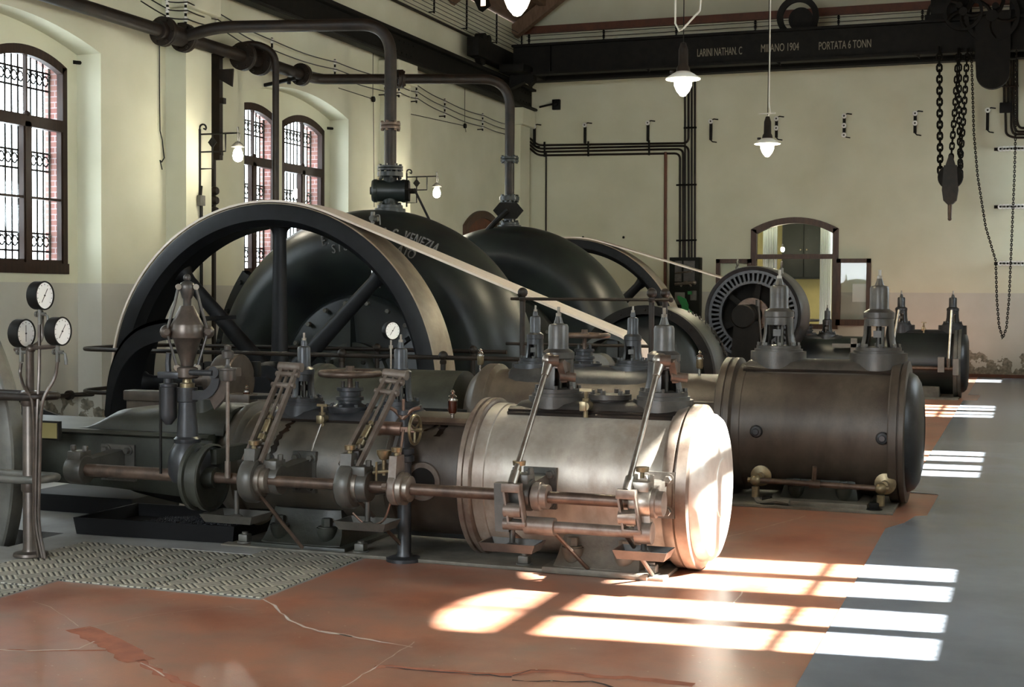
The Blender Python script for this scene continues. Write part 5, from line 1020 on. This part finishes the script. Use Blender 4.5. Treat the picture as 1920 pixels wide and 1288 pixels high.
k = MB(); flange(k, q, V((V2.x, V2.y, zz2))-V((PX, ye+.35, PZ)), .15, .05); obj('pipe_flange', k, 'ironpipe', t)
for v in (299, 372):
    k = MB(); flange(k, (V2.x, V2.y, at(957, v, Y=21.52).z), Z1, .15, .04); obj('pipe_flange', k, 'pump', t)
t = thing('stanchion', 'rusty flat iron post hanging beside the first pilaster below the steam main', 'post', at(405, 380, Y=17.0))
sx = at(405, 200, Y=17.0).x
k = MB(); k.box((sx-.09, 16.96, at(405, 300, Y=17).z), (sx+.08, 17.05, PZ)); k.prism([(.08, 4.75), (.32, 4.75), (.30, 4.50), (.08, 4.62)], (sx, 16.96, 0), X1, Z1, .03); k.box((sx+.08, 16.97, 4.28), (sx+.14, 17.04, 4.36)); obj('post_plate', k, 'ironpipe', t)
k = MB(); k.box((sx-.07, 16.97, .0), (sx-.02, 17.03, at(405, 295, Y=17).z)); k.box((sx-.02, 16.97, at(0, 305, Y=17).z), (sx+.1, 17.03, at(0, 296, Y=17).z-.02)); obj('post_tail', k, 'ironpipe', t)
for v in (358, 376, 396):
    k = MB(); k.lathe([(0, -.05), (.05, -.05), (.07, 0), (.05, .05), (0, .05)], at(402, v, Y=16.95), 'X', 14); obj('shackle', k, 'ironpipe', t)
t = thing('thin_pipe', 'thin dark pipe bending down in front of the left window of the far pair', 'pipe', at(517, 500, Y=17.7))
k = MB(); k.tube(bend([(at(398, 88, Y=17.2).x, 17.2, PZ-.03), at(470, 78, Y=17.5), at(517, 97, Y=17.7), V((at(517, 300, Y=17.7).x, 17.7, .2))], .25, 8), .05, 10); obj('pipe_run', k, 'ironpipe', t)
k = MB(); za = at(70, 747, X=NL+.06).z; k.tube(bend([(NL+.06, 10.5, za), (NL+.06, 14.5, za), (XL+.06, 14.75, za), (XL+.06, 15.9, za+.02)], .15), .028, 8); k.lathe([(.028, -.03), (.06, -.03), (.06, .03), (.028, .03)], (NL+.06, 14.35, za), 'Y', 12, closed=True)
tag(obj('wall_pipe', k, 'ironpipe'), 'thin black pipe low along the left wall behind the gauge stand', 'pipe')
# ================================================================== WIRES AND INSULATORS
def insul(t, p, n, dz, m='porcelain', r=.03):
    k = MB(); k.box(p+V((-.012, -.012, -dz*(n-1)-.08)), p+V((.012, .012, .05))); k.tube([p+V((0, 0, -dz*(n-1)-.05)), p+V((-.12, 0, -dz*(n-1)-.05))], .012, 6); obj('rack_stem', k, 'iron', t)
    for i in range(n):
        k = MB(); k.lathe([(0, -.035), (r*.8, -.035), (r, -.015), (r*.55, 0), (r, .015), (r*.8, .035), (0, .035)], p-Z1*(dz*i), 'Z', 12); obj('insulator', k, m, t)
low = [(260, -28, 2, XL+.14), (314, 4, 34, -10.40), (348, 4, 36, -10.40), (405, 24, 50, XL+.14), (510, 77, 112, XL+.14), (628, 117, 144, XL+.14), (722, 147, 172, -10.42), (748, 149, 174, -10.42), (781, 161, 185, XL+.14), (834, 190, 213, XL+.14), (905, 217, 238, XL+.14), (960, 236, 254, XL+.14)]
names = ['', 'on the near face of the first pilaster', 'on the far edge of the first pilaster', 'just past the first pilaster', 'above the left window of the far pair', 'above the right window of the far pair', 'on the near edge of the second pilaster', 'on the far edge of the second pilaster', 'just past the second pilaster', 'second past the second pilaster', 'third past the second pilaster', 'beside the third pilaster']
for i, (u, v0, v1, X) in enumerate(low):
    if not i or i == len(low)-1: continue
    p = at(u, v0, X=X); q = at(u, v1, X=X)
    t = thing('insulator_rack', 'small rack of white insulators '+names[i], 'insulator', p, 'insulator racks of the lower wires'); insul(t, p, 3, (p.z-q.z)/2)
for w, lb in enumerate(('uppermost', 'middle', 'lowest')):
    k = MB(); pts = []
    for u, v0, v1, X in low:
        p = at(u, v0, X=X); q = at(u, v1, X=X); pts.append(p.lerp(q, w/2)+V((.03, 0, 0)))
    P = []
    for a, b in zip(pts, pts[1:]): P += [a.lerp(b, j/6)-Z1*(.05*min(1, (b-a).length/3)*math.sin(PI*j/6)) for j in range(6)]
    k.tube(P+[pts[-1]], .009, 5); tag(obj('wire', k, 'ink'), lb+' of the three wires strung along the left wall below the crane beam', 'wire', 'lower wires of the left wall')
pa, pb = at(736, -1, X=XL+.12), at(962, 92, X=XL+.12)
k = MB(); k.tube([(XL+.12, YB, pa.z), (XL+.12, 29.8, pa.z)], .03, 8); tag(obj('conduit', k, 'ironpipe'), 'straight dark conduit high on the left wall above the crane beam', 'conduit')
ups = [(760, -45), (814, 24), (875, 55), (931, 81), (978, 88)]
nmu = ['', 'nearest', 'second', 'third', 'last']
racks = []
for i, (u, v) in enumerate(ups):
    p = at(u, v, X=XL+.12); racks.append(p)
    if i: insul(thing('insulator_rack', nmu[i]+' tall wire rack on the upper left wall above the conduit', 'insulator', p, 'insulator racks of the upper wires'), p+V((0, 0, .58)), 7, .085, 'iron', .022)
for w in range(7):
    k = MB(); k.tube([(XL+.15, 8, pa.z+.60-.085*w)]+[(XL+.15, p.y, pa.z+.575-.085*w) for p in racks[1:]], .007, 5); tag(obj('wire', k, 'ink'), ['topmost', 'second from the top', 'third from the top', 'fourth from the top', 'third from the bottom', 'second from the bottom', 'lowest'][w]+' of the seven wires above the conduit on the left wall', 'wire', 'upper wires of the left wall')
ends = [992, 1132, 1268, 1416, 1572, 1729, 1960]
for i, u in enumerate(ends):
    x = at(u, 60, Y=YE-.1).x; insul(thing('insulator_rack', 'dark wire rack over the crane girder on the end wall, '+['first', 'second', 'third', 'fourth', 'fifth', 'sixth', 'last'][i]+' from the left', 'insulator', (x, YE-.1, 7.2), 'insulator racks of the end wall'), V((x, YE-.1, 7.50)), 4, .095, 'iron', .03)
for w in range(4):
    k = MB(); k.tube([(XL+.2, YE-.13, 7.50-.095*w), (XR-.1, YE-.13, 7.50-.095*w)], .007, 5); tag(obj('wire', k, 'ink'), ['topmost', 'second from the top', 'third from the top', 'lowest'][w]+' of the four wires on the end wall above the crane girder', 'wire', 'wires of the end wall')
# cord pulled along the left wall with two small pulleys
for (u0, v0, u1, v1), lb in (((635, 165, 700, 186), 'before'), ((771, 214, 872, 236), 'past')):
    k = MB(); a, b = at(u0, v0, X=XL+.04), at(u1, v1, X=XL+.04); k.tube([a, b], .007, 5); k.lathe([(0, -.02), (.05, -.02), (.05, .02), (0, .02)], b, 'X', 12); k.tube([b, b+V((0, .05, -1.9 if lb == 'before' else -.12))], .006, 5); k.tube([b+V((0, -.02, 0)), b+V((0, -.02, 1.2))], .005, 5)
    tag(obj('pull_cord', k, 'iron'), 'thin cord with a small pulley on the left wall just '+lb+' the second pilaster', 'cord', 'pull cords')
for (u, v), lb in (((143, 116), 'near left window'), ((618, 240), 'right window of the far pair')):
    p = at(u, v, X=NL+.05); k = MB(); k.tube([p+V((-.05, 0, 0)), p+V((.0, .08, 0)), p+V((0, .2, .01))], .025, 6); k.box(p+V((-.03, .15, -.03)), p+V((.03, .26, .04))); tag(obj('window_catch', k, 'iron'), 'small iron catch on the wall beside the '+lb, 'catch', 'window catches')
# loose wire on the wall near the first pilaster
k = MB(); k.tube([at(u, v, X=XL+.02) for u, v in ((299, 78), (299, 160), (300, 245), (304, 262), (306, 280), (308, 296), (303, 304), (300, 300), (304, 318))], .008, 5); tag(obj('loose_wire', k, 'iron'), 'thin loose wire hanging on the left wall beside the first pilaster', 'wire')
# ================================================================== LAMPS
def wall_lamp(p, lab, armx, drop):
    t = thing('wall_lamp', lab, 'lamp', p, 'wrought iron wall lamps')
    k = MB(); y = p.y; s = armx
    k.tube([p+V((0, 0, .12*s)), p+V((0, 0, -1.45*s if drop else -.9*s))], .022, 8)
    k.tube([p+V((0, 0, .12*s))]+[p+V((.09*s+.085*s*math.cos(a), 0, .14*s+.085*s*math.sin(a))) for a in [PI-.4*i for i in range(1, 10)]]+[p+V((.11*s, 0, .13*s))], .013, 6)
    k.tube([p, p+V((1.02*s, 0, 0))], .013, 6); k.tube([p+V((0, 0, -.40*s)), p+V((.68*s, 0, -.40*s)), p+V((.68*s, 0, 0))], .012, 6); k.tube([p+V((.0, 0, -.78*s)), p+V((.34*s, 0, -.78*s)), p+V((.34*s, 0, 0))], .012, 6)
    obj('scroll_bracket', k, 'iron', t)
    k = MB(); c = p+V((.34*s, 0, -.19*s)); k.prism([(0, .13*s), (.11*s, 0), (0, -.13*s), (-.11*s, 0)], c, X1, Z1, .02, True); obj('lozenge', k, 'iron', t)
    e_ = p+V((1.0*s, 0, 0)); k = MB(); k.tube([e_+V((0, 0, .08)), e_+V((0, 0, -.2*s))], .014, 6); k.tube([e_+V((.02, .01, 0)), e_+V((.035, .0, -.1*s)), e_+V((.01, .01, -.2*s))], .008, 5); k.lathe([(0, .0), (.03, 0), (.085, -.05), (.09, -.07), (.06, -.075), (.05, -.10), (0, -.10)], e_-Z1*.2*s, 'Z', 16); obj('lamp_holder', k, 'greyiron', t)
    k = MB(); k.lathe([(0, .0), (.04, 0), (.062, -.05), (.07, -.10), (.058, -.15), (.025, -.175), (0, -.18)], e_-Z1*(.2*s+.09), 'Z', 20); obj('bulb', k, 'bulb', t)
    L = bpy.data.lights.new('wall_lamp_light', 'POINT'); L.energy = 26; L.color = (1, .92, .76); L.shadow_soft_size = .09; o = bpy.data.objects.new('wall_lamp_light', L); o.location = e_+V((.12, -.12, -.45*s)); COL.objects.link(o)
p = at(374, 252, X=-10.53); wall_lamp(p, 'lit wall lamp on a scrolled iron bracket at the first pilaster, nearer the viewer', .60, True)
p = at(762, 332, X=-10.53); wall_lamp(p, 'lit wall lamp on a scrolled iron bracket behind the lettered pump valve', .60, False)
t = thing('junction_box', 'small square box on the lamp conduit of the first pilaster', 'box', at(376, 376, X=-10.50)); p = at(376, 376, X=-10.50)
k = MB(); k.box(p-V((.02, .06, .07)), p+V((.04, .06, .07)), .006); obj('box_body', k, 'greyiron', t)
k = MB(); k.tube([p+V((0, 0, .07)), p+V((0, .02, .2))], .02, 6); k.tube([p-Z1*.07, V((p.x, p.y, .3))], .012, 6); k.tube([p-Z1*.07+Y1*.04, V((p.x, p.y+.04, .3))], .009, 6); obj('conduit_tail', k, 'iron', t)
def pendant(p, lab, cord_top, loops, scale=1.0):
    t = thing('pendant_lamp', lab, 'lamp', p, 'hanging factory lamps')
    k = MB(); k.lathe([(.055, .10), (.08, .085), (.20, .012), (.205, .0), (.20, -.006), (.07, .06), (.055, .07)], p, 'Z', 36, closed=True); obj('lamp_shade', k, 'shade', t)
    k = MB(); k.lathe([(0, .07), (.085, .07), (.075, .13), (.058, .16), (.055, .34), (.045, .37), (.03, .42), (.0, .43)], p, 'Z', 24); k.cyl(p+V((-.13, 0, .07)), p+V((-.13, 0, .10)), .03, seg=8); obj('lamp_body', k, 'ironpipe', t)
    k = MB(); k.lathe([(.0, .06), (.06, .055), (.095, .02), (.105, -.03), (.10, -.08), (.075, -.14), (.03, -.195), (0, -.205)], p, 'Z', 28); obj('bulb', k, 'bulb', t)
    k = MB(); k.tube([p+Z1*.42, V((p.x, p.y, cord_top))], .006, 5)
    obj('lamp_cord', k, 'iron', t)
    k = MB()
    if loops: k.tube([V((p.x-.06, p.y, cord_top)), p+V((-.10, 0, .95)), p+V((-.10, 0, .65)), p+V((-.05, 0, .56)), p+V((-.01, 0, .58)), p+V((.19, 0, .78)), p+V((.20, 0, .9)), p+V((.10, 0, 1.5)), V((p.x+.05, p.y, cord_top))], .012, 6)
    else: k.tube([V((p.x+.02, p.y, cord_top)), p+V((.02, 0, .6)), p+V((.04, 0, .50)), p+V((.0, 0, .42))], .010, 6); k.box(p+V((-.14, -.01, .46)), p+V((.12, .01, .48)))
    obj('white_cord', k, 'cord', t)
    L = bpy.data.lights.new('pendant_light', 'POINT'); L.energy = 120; L.color = (1, .87, .58); L.shadow_soft_size = .1; o = bpy.data.objects.new('pendant_light', L); o.location = p-Z1*.32; COL.objects.link(o)
ctop = lambda y: RZ-.3-abs(-3.75-RX)*math.tan(math.radians(35))
pendant(V((-3.75, 15.98, 4.15)), 'lit hanging lamp with a looped white cord in front of the crane lettering', ctop(0), True)
pendant(V((-3.75, 21.73, 4.00)), 'lit hanging lamp farther back, above the dynamo, on a straight cord', ctop(0), False)
p = at(990, -2, Y=10.1); pendant(V((-3.75, 10.3, p.z+.12)), 'nearest hanging lamp, only its bulb tip showing at the top edge', ctop(0), True)
t = thing('floodlight', 'small black floodlight under the roof edge at the far left corner', 'lamp', at(903, 8, X=XL+.42)); p = at(903, 8, X=XL+.42)
k = MB(); k.prism([(-.14, .10), (.10, .16), (.16, -.02), (-.02, -.14)], p, X1, Z1, .22, True); obj('housing', k, 'iron', t)
k = MB(); k.box(p+V((.03, -.125, -.06)), p+V((.13, -.112, .10))); obj('lit_face', k, 'flood', t)
k = MB(); k.tube([p+V((-.05, .05, .1)), p+V((-.15, .1, .25)), p+V((-.40, .1, .25))], .02, 6); obj('stirrup', k, 'iron', t)
# ================================================================== THE END WALL
def ew(u, v, d=.05): return at(u, v, Y=YE-d)
hk = ['beside the third pilaster', 'second from the left', 'third from the left, left of the conduits', 'just right of the vertical conduits', 'behind the farther hanging lamp', 'third from the right', 'second from the right', 'rightmost, beyond the hand chain']
for (u, v, n), lb in zip(((1002, 236, 1), (1097, 233, 1), (1215, 229, 1), (1333, 226, 1), (1456, 221, 2), (1583, 216, 3), (1716, 211, 2), (1852, 205, 1)), hk):
    p = ew(u, v, .08); t = thing('wall_bracket', 'iron insulator bracket on the end wall, '+lb, 'bracket', p, 'insulator brackets on the end wall')
    k = MB(); k.box(p+V((-.03, -.01, -.42)), p+V((.03, .02, .03))); k.tube([p+V((0, .0, -.42)), p+V((.04, 0, -.46)), p+V((.12, .05, -.47))], .014, 6); k.tube([p+V((0, 0, .0)), p+V((.06, 0, .03)), p+V((.15, .04, .02))], .014, 6); obj('bracket_bar', k, 'iron', t)
    for i in range(n):
        k = MB(); k.lathe([(.02, -.05), (.05, -.05), (.055, -.03), (.055, -.01), (.02, 0)], p+V((0, -.01, -.02-.2*i)), 'Y', 14, closed=True); obj('insulator', k, 'porcelain', t)
t = thing('switch_box', 'small iron switch box with a lever on the end wall near the third pilaster', 'switch', ew(1044, 195)); p = ew(1044, 195)
k = MB(); k.box(p-V((.10, .05, .13)), p+V((.08, .05, .1)), .01); k.ball(p+V((0, -.05, 0)), .06, 10); obj('box_body', k, 'iron', t); k = MB(); k.tube([p+V((-.08, -.03, 0)), p+V((-.4, -.05, -.06))], .025, 6); obj('switch_lever', k, 'iron', t)
hl = [255, 261.5, 267.5, 274]; hr = [268.5, 273.5, 279.5, 287.5]; hv = [1296, 1290, 1278, 1272]
for i in range(4):
    pts = [ew(963, hl[i]), ew(990, hl[i]+.5), ew(1008, hl[i]+17.5), ew(1240, hr[i]+.5)]
    if i == 0: pts += [ew(1291, hr[i]), ew(1291, 140)]
    elif i == 1: pts += [ew(1291, hr[i]), ew(1291.5, 484)]
    else: pts += [ew(1281-6*(i-2), hr[i]), ew(1281-6*(i-2), 484)]
    k = MB(); k.tube(bend(pts, .13, 5), .026, 6); tag(obj('conduit', k, 'ironpipe'), ['uppermost', 'second', 'third', 'lowest'][i]+' of the four black conduits running level from the corner of the end wall', 'conduit', 'level conduits on the end wall')
for u, lb in ((1284.5, 'leftmost'), (1297, 'second from the right'), (1303, 'rightmost')):
    k = MB(); k.tube([ew(u, 120), ew(u, 484)], .023, 6); tag(obj('conduit', k, 'ironpipe'), lb+' of the tall black conduits rising from the switch cabinet', 'conduit', 'tall conduits on the end wall')
for u, v0, v1 in ((1021, 266, 294), (1103, 265, 293), (1217, 263, 291)):
    k = MB(); a, b = ew(u, v0, .09), ew(u, v1, .09); k.tube([a, b], .022, 6); tag(obj('conduit_clip', k, 'iron'), 'small clip across the level conduits, '+{1021: 'nearest the corner', 1103: 'middle one', 1217: 'nearest the cabinet'}[u], 'clip', 'conduit clips')
for v, lb in ((240, 'upper'), (347, 'middle'), (451, 'lower')):
    k = MB(); k.tube([ew(1268 if v > 300 else 1282, v, .09), ew(1306, v-1, .09)], .022, 6); tag(obj('conduit_clip', k, 'iron'), lb+' clip across the tall conduits above the switch cabinet', 'clip', 'conduit clips')
k = MB(); k.tube([ew(1248, 285), ew(1247, 600)], .035, 8); tag(obj('wall_pipe', k, 'tie'), 'reddish brown vertical pipe left of the switch cabinet', 'pipe')
k = MB(); k.tube([ew(1024, 285), ew(1023, 620)], .02, 6); tag(obj('wall_pipe', k, 'ironpipe'), 'thin dark vertical pipe left of centre on the end wall', 'pipe')
t = thing('switch_cabinet', 'black switch cabinet with a green lever, on the end wall below the conduits', 'cabinet', ew(1288, 600)); a, b = ew(1260, 601, .0), ew(1317, 483, .0)
k = MB(); k.box((a.x, YE-.30, a.z), (b.x, YE-.0, b.z), .01); obj('cabinet_body', k, 'cabinet', t)
def fr(u, v): return at(u, v, Y=YE-.31)
k = MB(); q0, q1 = fr(1265, 528), fr(1305, 489); k.box((q0.x, YE-.31, q0.z), (fr(1285, 0).x-.02, YE-.298, q1.z)); obj('dial_window', k, 'bonnet', t)
k = MB(); k.box((fr(1287, 0).x, YE-.31, q0.z), (fr(1308, 0).x, YE-.298, q1.z)); obj('dial_window', k, 'bonnet', t)
for u0, v0, u1, v1 in ((1265, 571, 1284, 548), (1294, 563, 1306, 545)):
    q0, q1 = fr(u0, v0), fr(u1, v1); k = MB(); k.box((q0.x, YE-.31, q0.z), (q1.x, YE-.298, q1.z), .01); obj('name_plate', k, 'greyiron', t)
k = MB(); P = [fr(u, v)-Y1*.05 for u, v in ((1273, 555), (1279, 560), (1285, 572), (1286, 590))]
k.loft([[p_+V((-w, 0, 0)), p_+V((w, 0, 0)), p_+V((w, .03, 0)), p_+V((-w, .03, 0))] for p_, w in zip(P, (.03, .09, .08, .05))]); k.prism([(0, .18), (.17, 0), (0, -.16), (-.17, 0)], fr(1285, 586)-Y1*.04, X1, Z1, .04, True); k.box(fr(1290, 552)-Y1*.04, fr(1298, 546)-Y1*.01); obj('green_lever', k, 'enamelgreen', t)
k = MB(); k.tube([fr(1266, 533)-Y1*.03, fr(1304, 530)-Y1*.03], .035, 8); k.ball(fr(1303, 530)-Y1*.05, .05, 10); k.tube(bend([fr(1277, 537)-Y1*.04, fr(1287, 525)-Y1*.04, fr(1297, 537)-Y1*.04], .15), .022, 8); k.tube([fr(1266, 512)-Y1*.02, fr(1298, 509)-Y1*.02], .02, 6); obj('switch_gear', k, 'steel', t)
k = MB(); k.tube([ew(1287, 600, .1), ew(1288, 690, .1)], .03, 8); obj('cabinet_conduit', k, 'ironpipe', t)
for v, lb, d in ((280, 'upper', .2), (388, 'middle', .2), (494, 'lower', .25)):
    a, b = at(1864, v, Y=YE-d), at(1990, v-1, Y=YE-d); t = thing('insulator_rail', lb+' of three dark bars of white ring insulators at the right edge', 'insulator rail', a, 'insulator rails')
    k = MB(); k.box((a.x, YE-d-.03, a.z-.03), (b.x, YE-d+.03, a.z+.03)); k.box((a.x+.05, YE-d, a.z-.02), (a.x+.1, YE, a.z+.02)); obj('rail_bar', k, 'iron', t)
    n = 16
    for i in range(n):
        k = MB(); k.lathe([(.022, -.08), (.05, -.08), (.055, -.05), (.02, -.05)], (a.x+.12+(b.x-a.x-.15)*i/n, YE-d, a.z), 'Y', 12, closed=True); obj('insulator', k, 'porcelain', t)
for i, (pts, lb) in enumerate((([(1896, 60), (1896, 240), (1900, 252), (1930, 252)], 'left'), ([(1901, 60), (1901, 235), (1905, 247), (1930, 247)], 'middle'), ([(1907, 60), (1907, 228), (1911, 240), (1930, 240)], 'right'))):
    k = MB(); k.tube(bend([ew(*p) for p in pts], .12), .026, 6); tag(obj('conduit', k, 'ironpipe'), lb+' of three black conduits turning at the right edge of the end wall', 'conduit', 'conduits at the right edge')
t = thing('junction_box', 'black junction box with two conduits at the right of the end wall', 'box', ew(1886, 202)); p = ew(1886, 202)
k = MB(); k.box(p-V((.12, .08, .1)), p+V((.12, .05, .1)), .01); obj('box_body', k, 'iron', t); k = MB(); k.tube([ew(1883, 150), ew(1883, 196)], .03, 6); k.tube([ew(1890, 130), ew(1890, 196)], .03, 6); k.tube(bend([ew(1885, 205), ew(1886, 252), ew(1900, 258), ew(1930, 258)], .1), .026, 6); k.tube([ew(1878, 162, .08), ew(1910, 161, .08)], .02, 6); obj('conduit_tail', k, 'ironpipe', t)
p = ew(1607, 560, .1); k = MB(); q0, q1 = ew(1598, 566, .094), ew(1624, 532, .094); k.box((q0.x, YE-.094, q0.z), (q1.x, YE-.09, q1.z)); tag(obj('paper_notice', k, 'paper'), 'white sheet of paper behind the glass of the right hand casement', 'paper')
for (u, v), lb in (((1093, 445), 'left'), ((1169, 445), 'right')):
    k = MB(); k.ball(ew(u, v, .01), .03, 8); tag(obj('wall_plug', k, 'iron'), lb+' of two small dark plugs in the end wall above the back flywheel', 'plug', 'wall plugs')
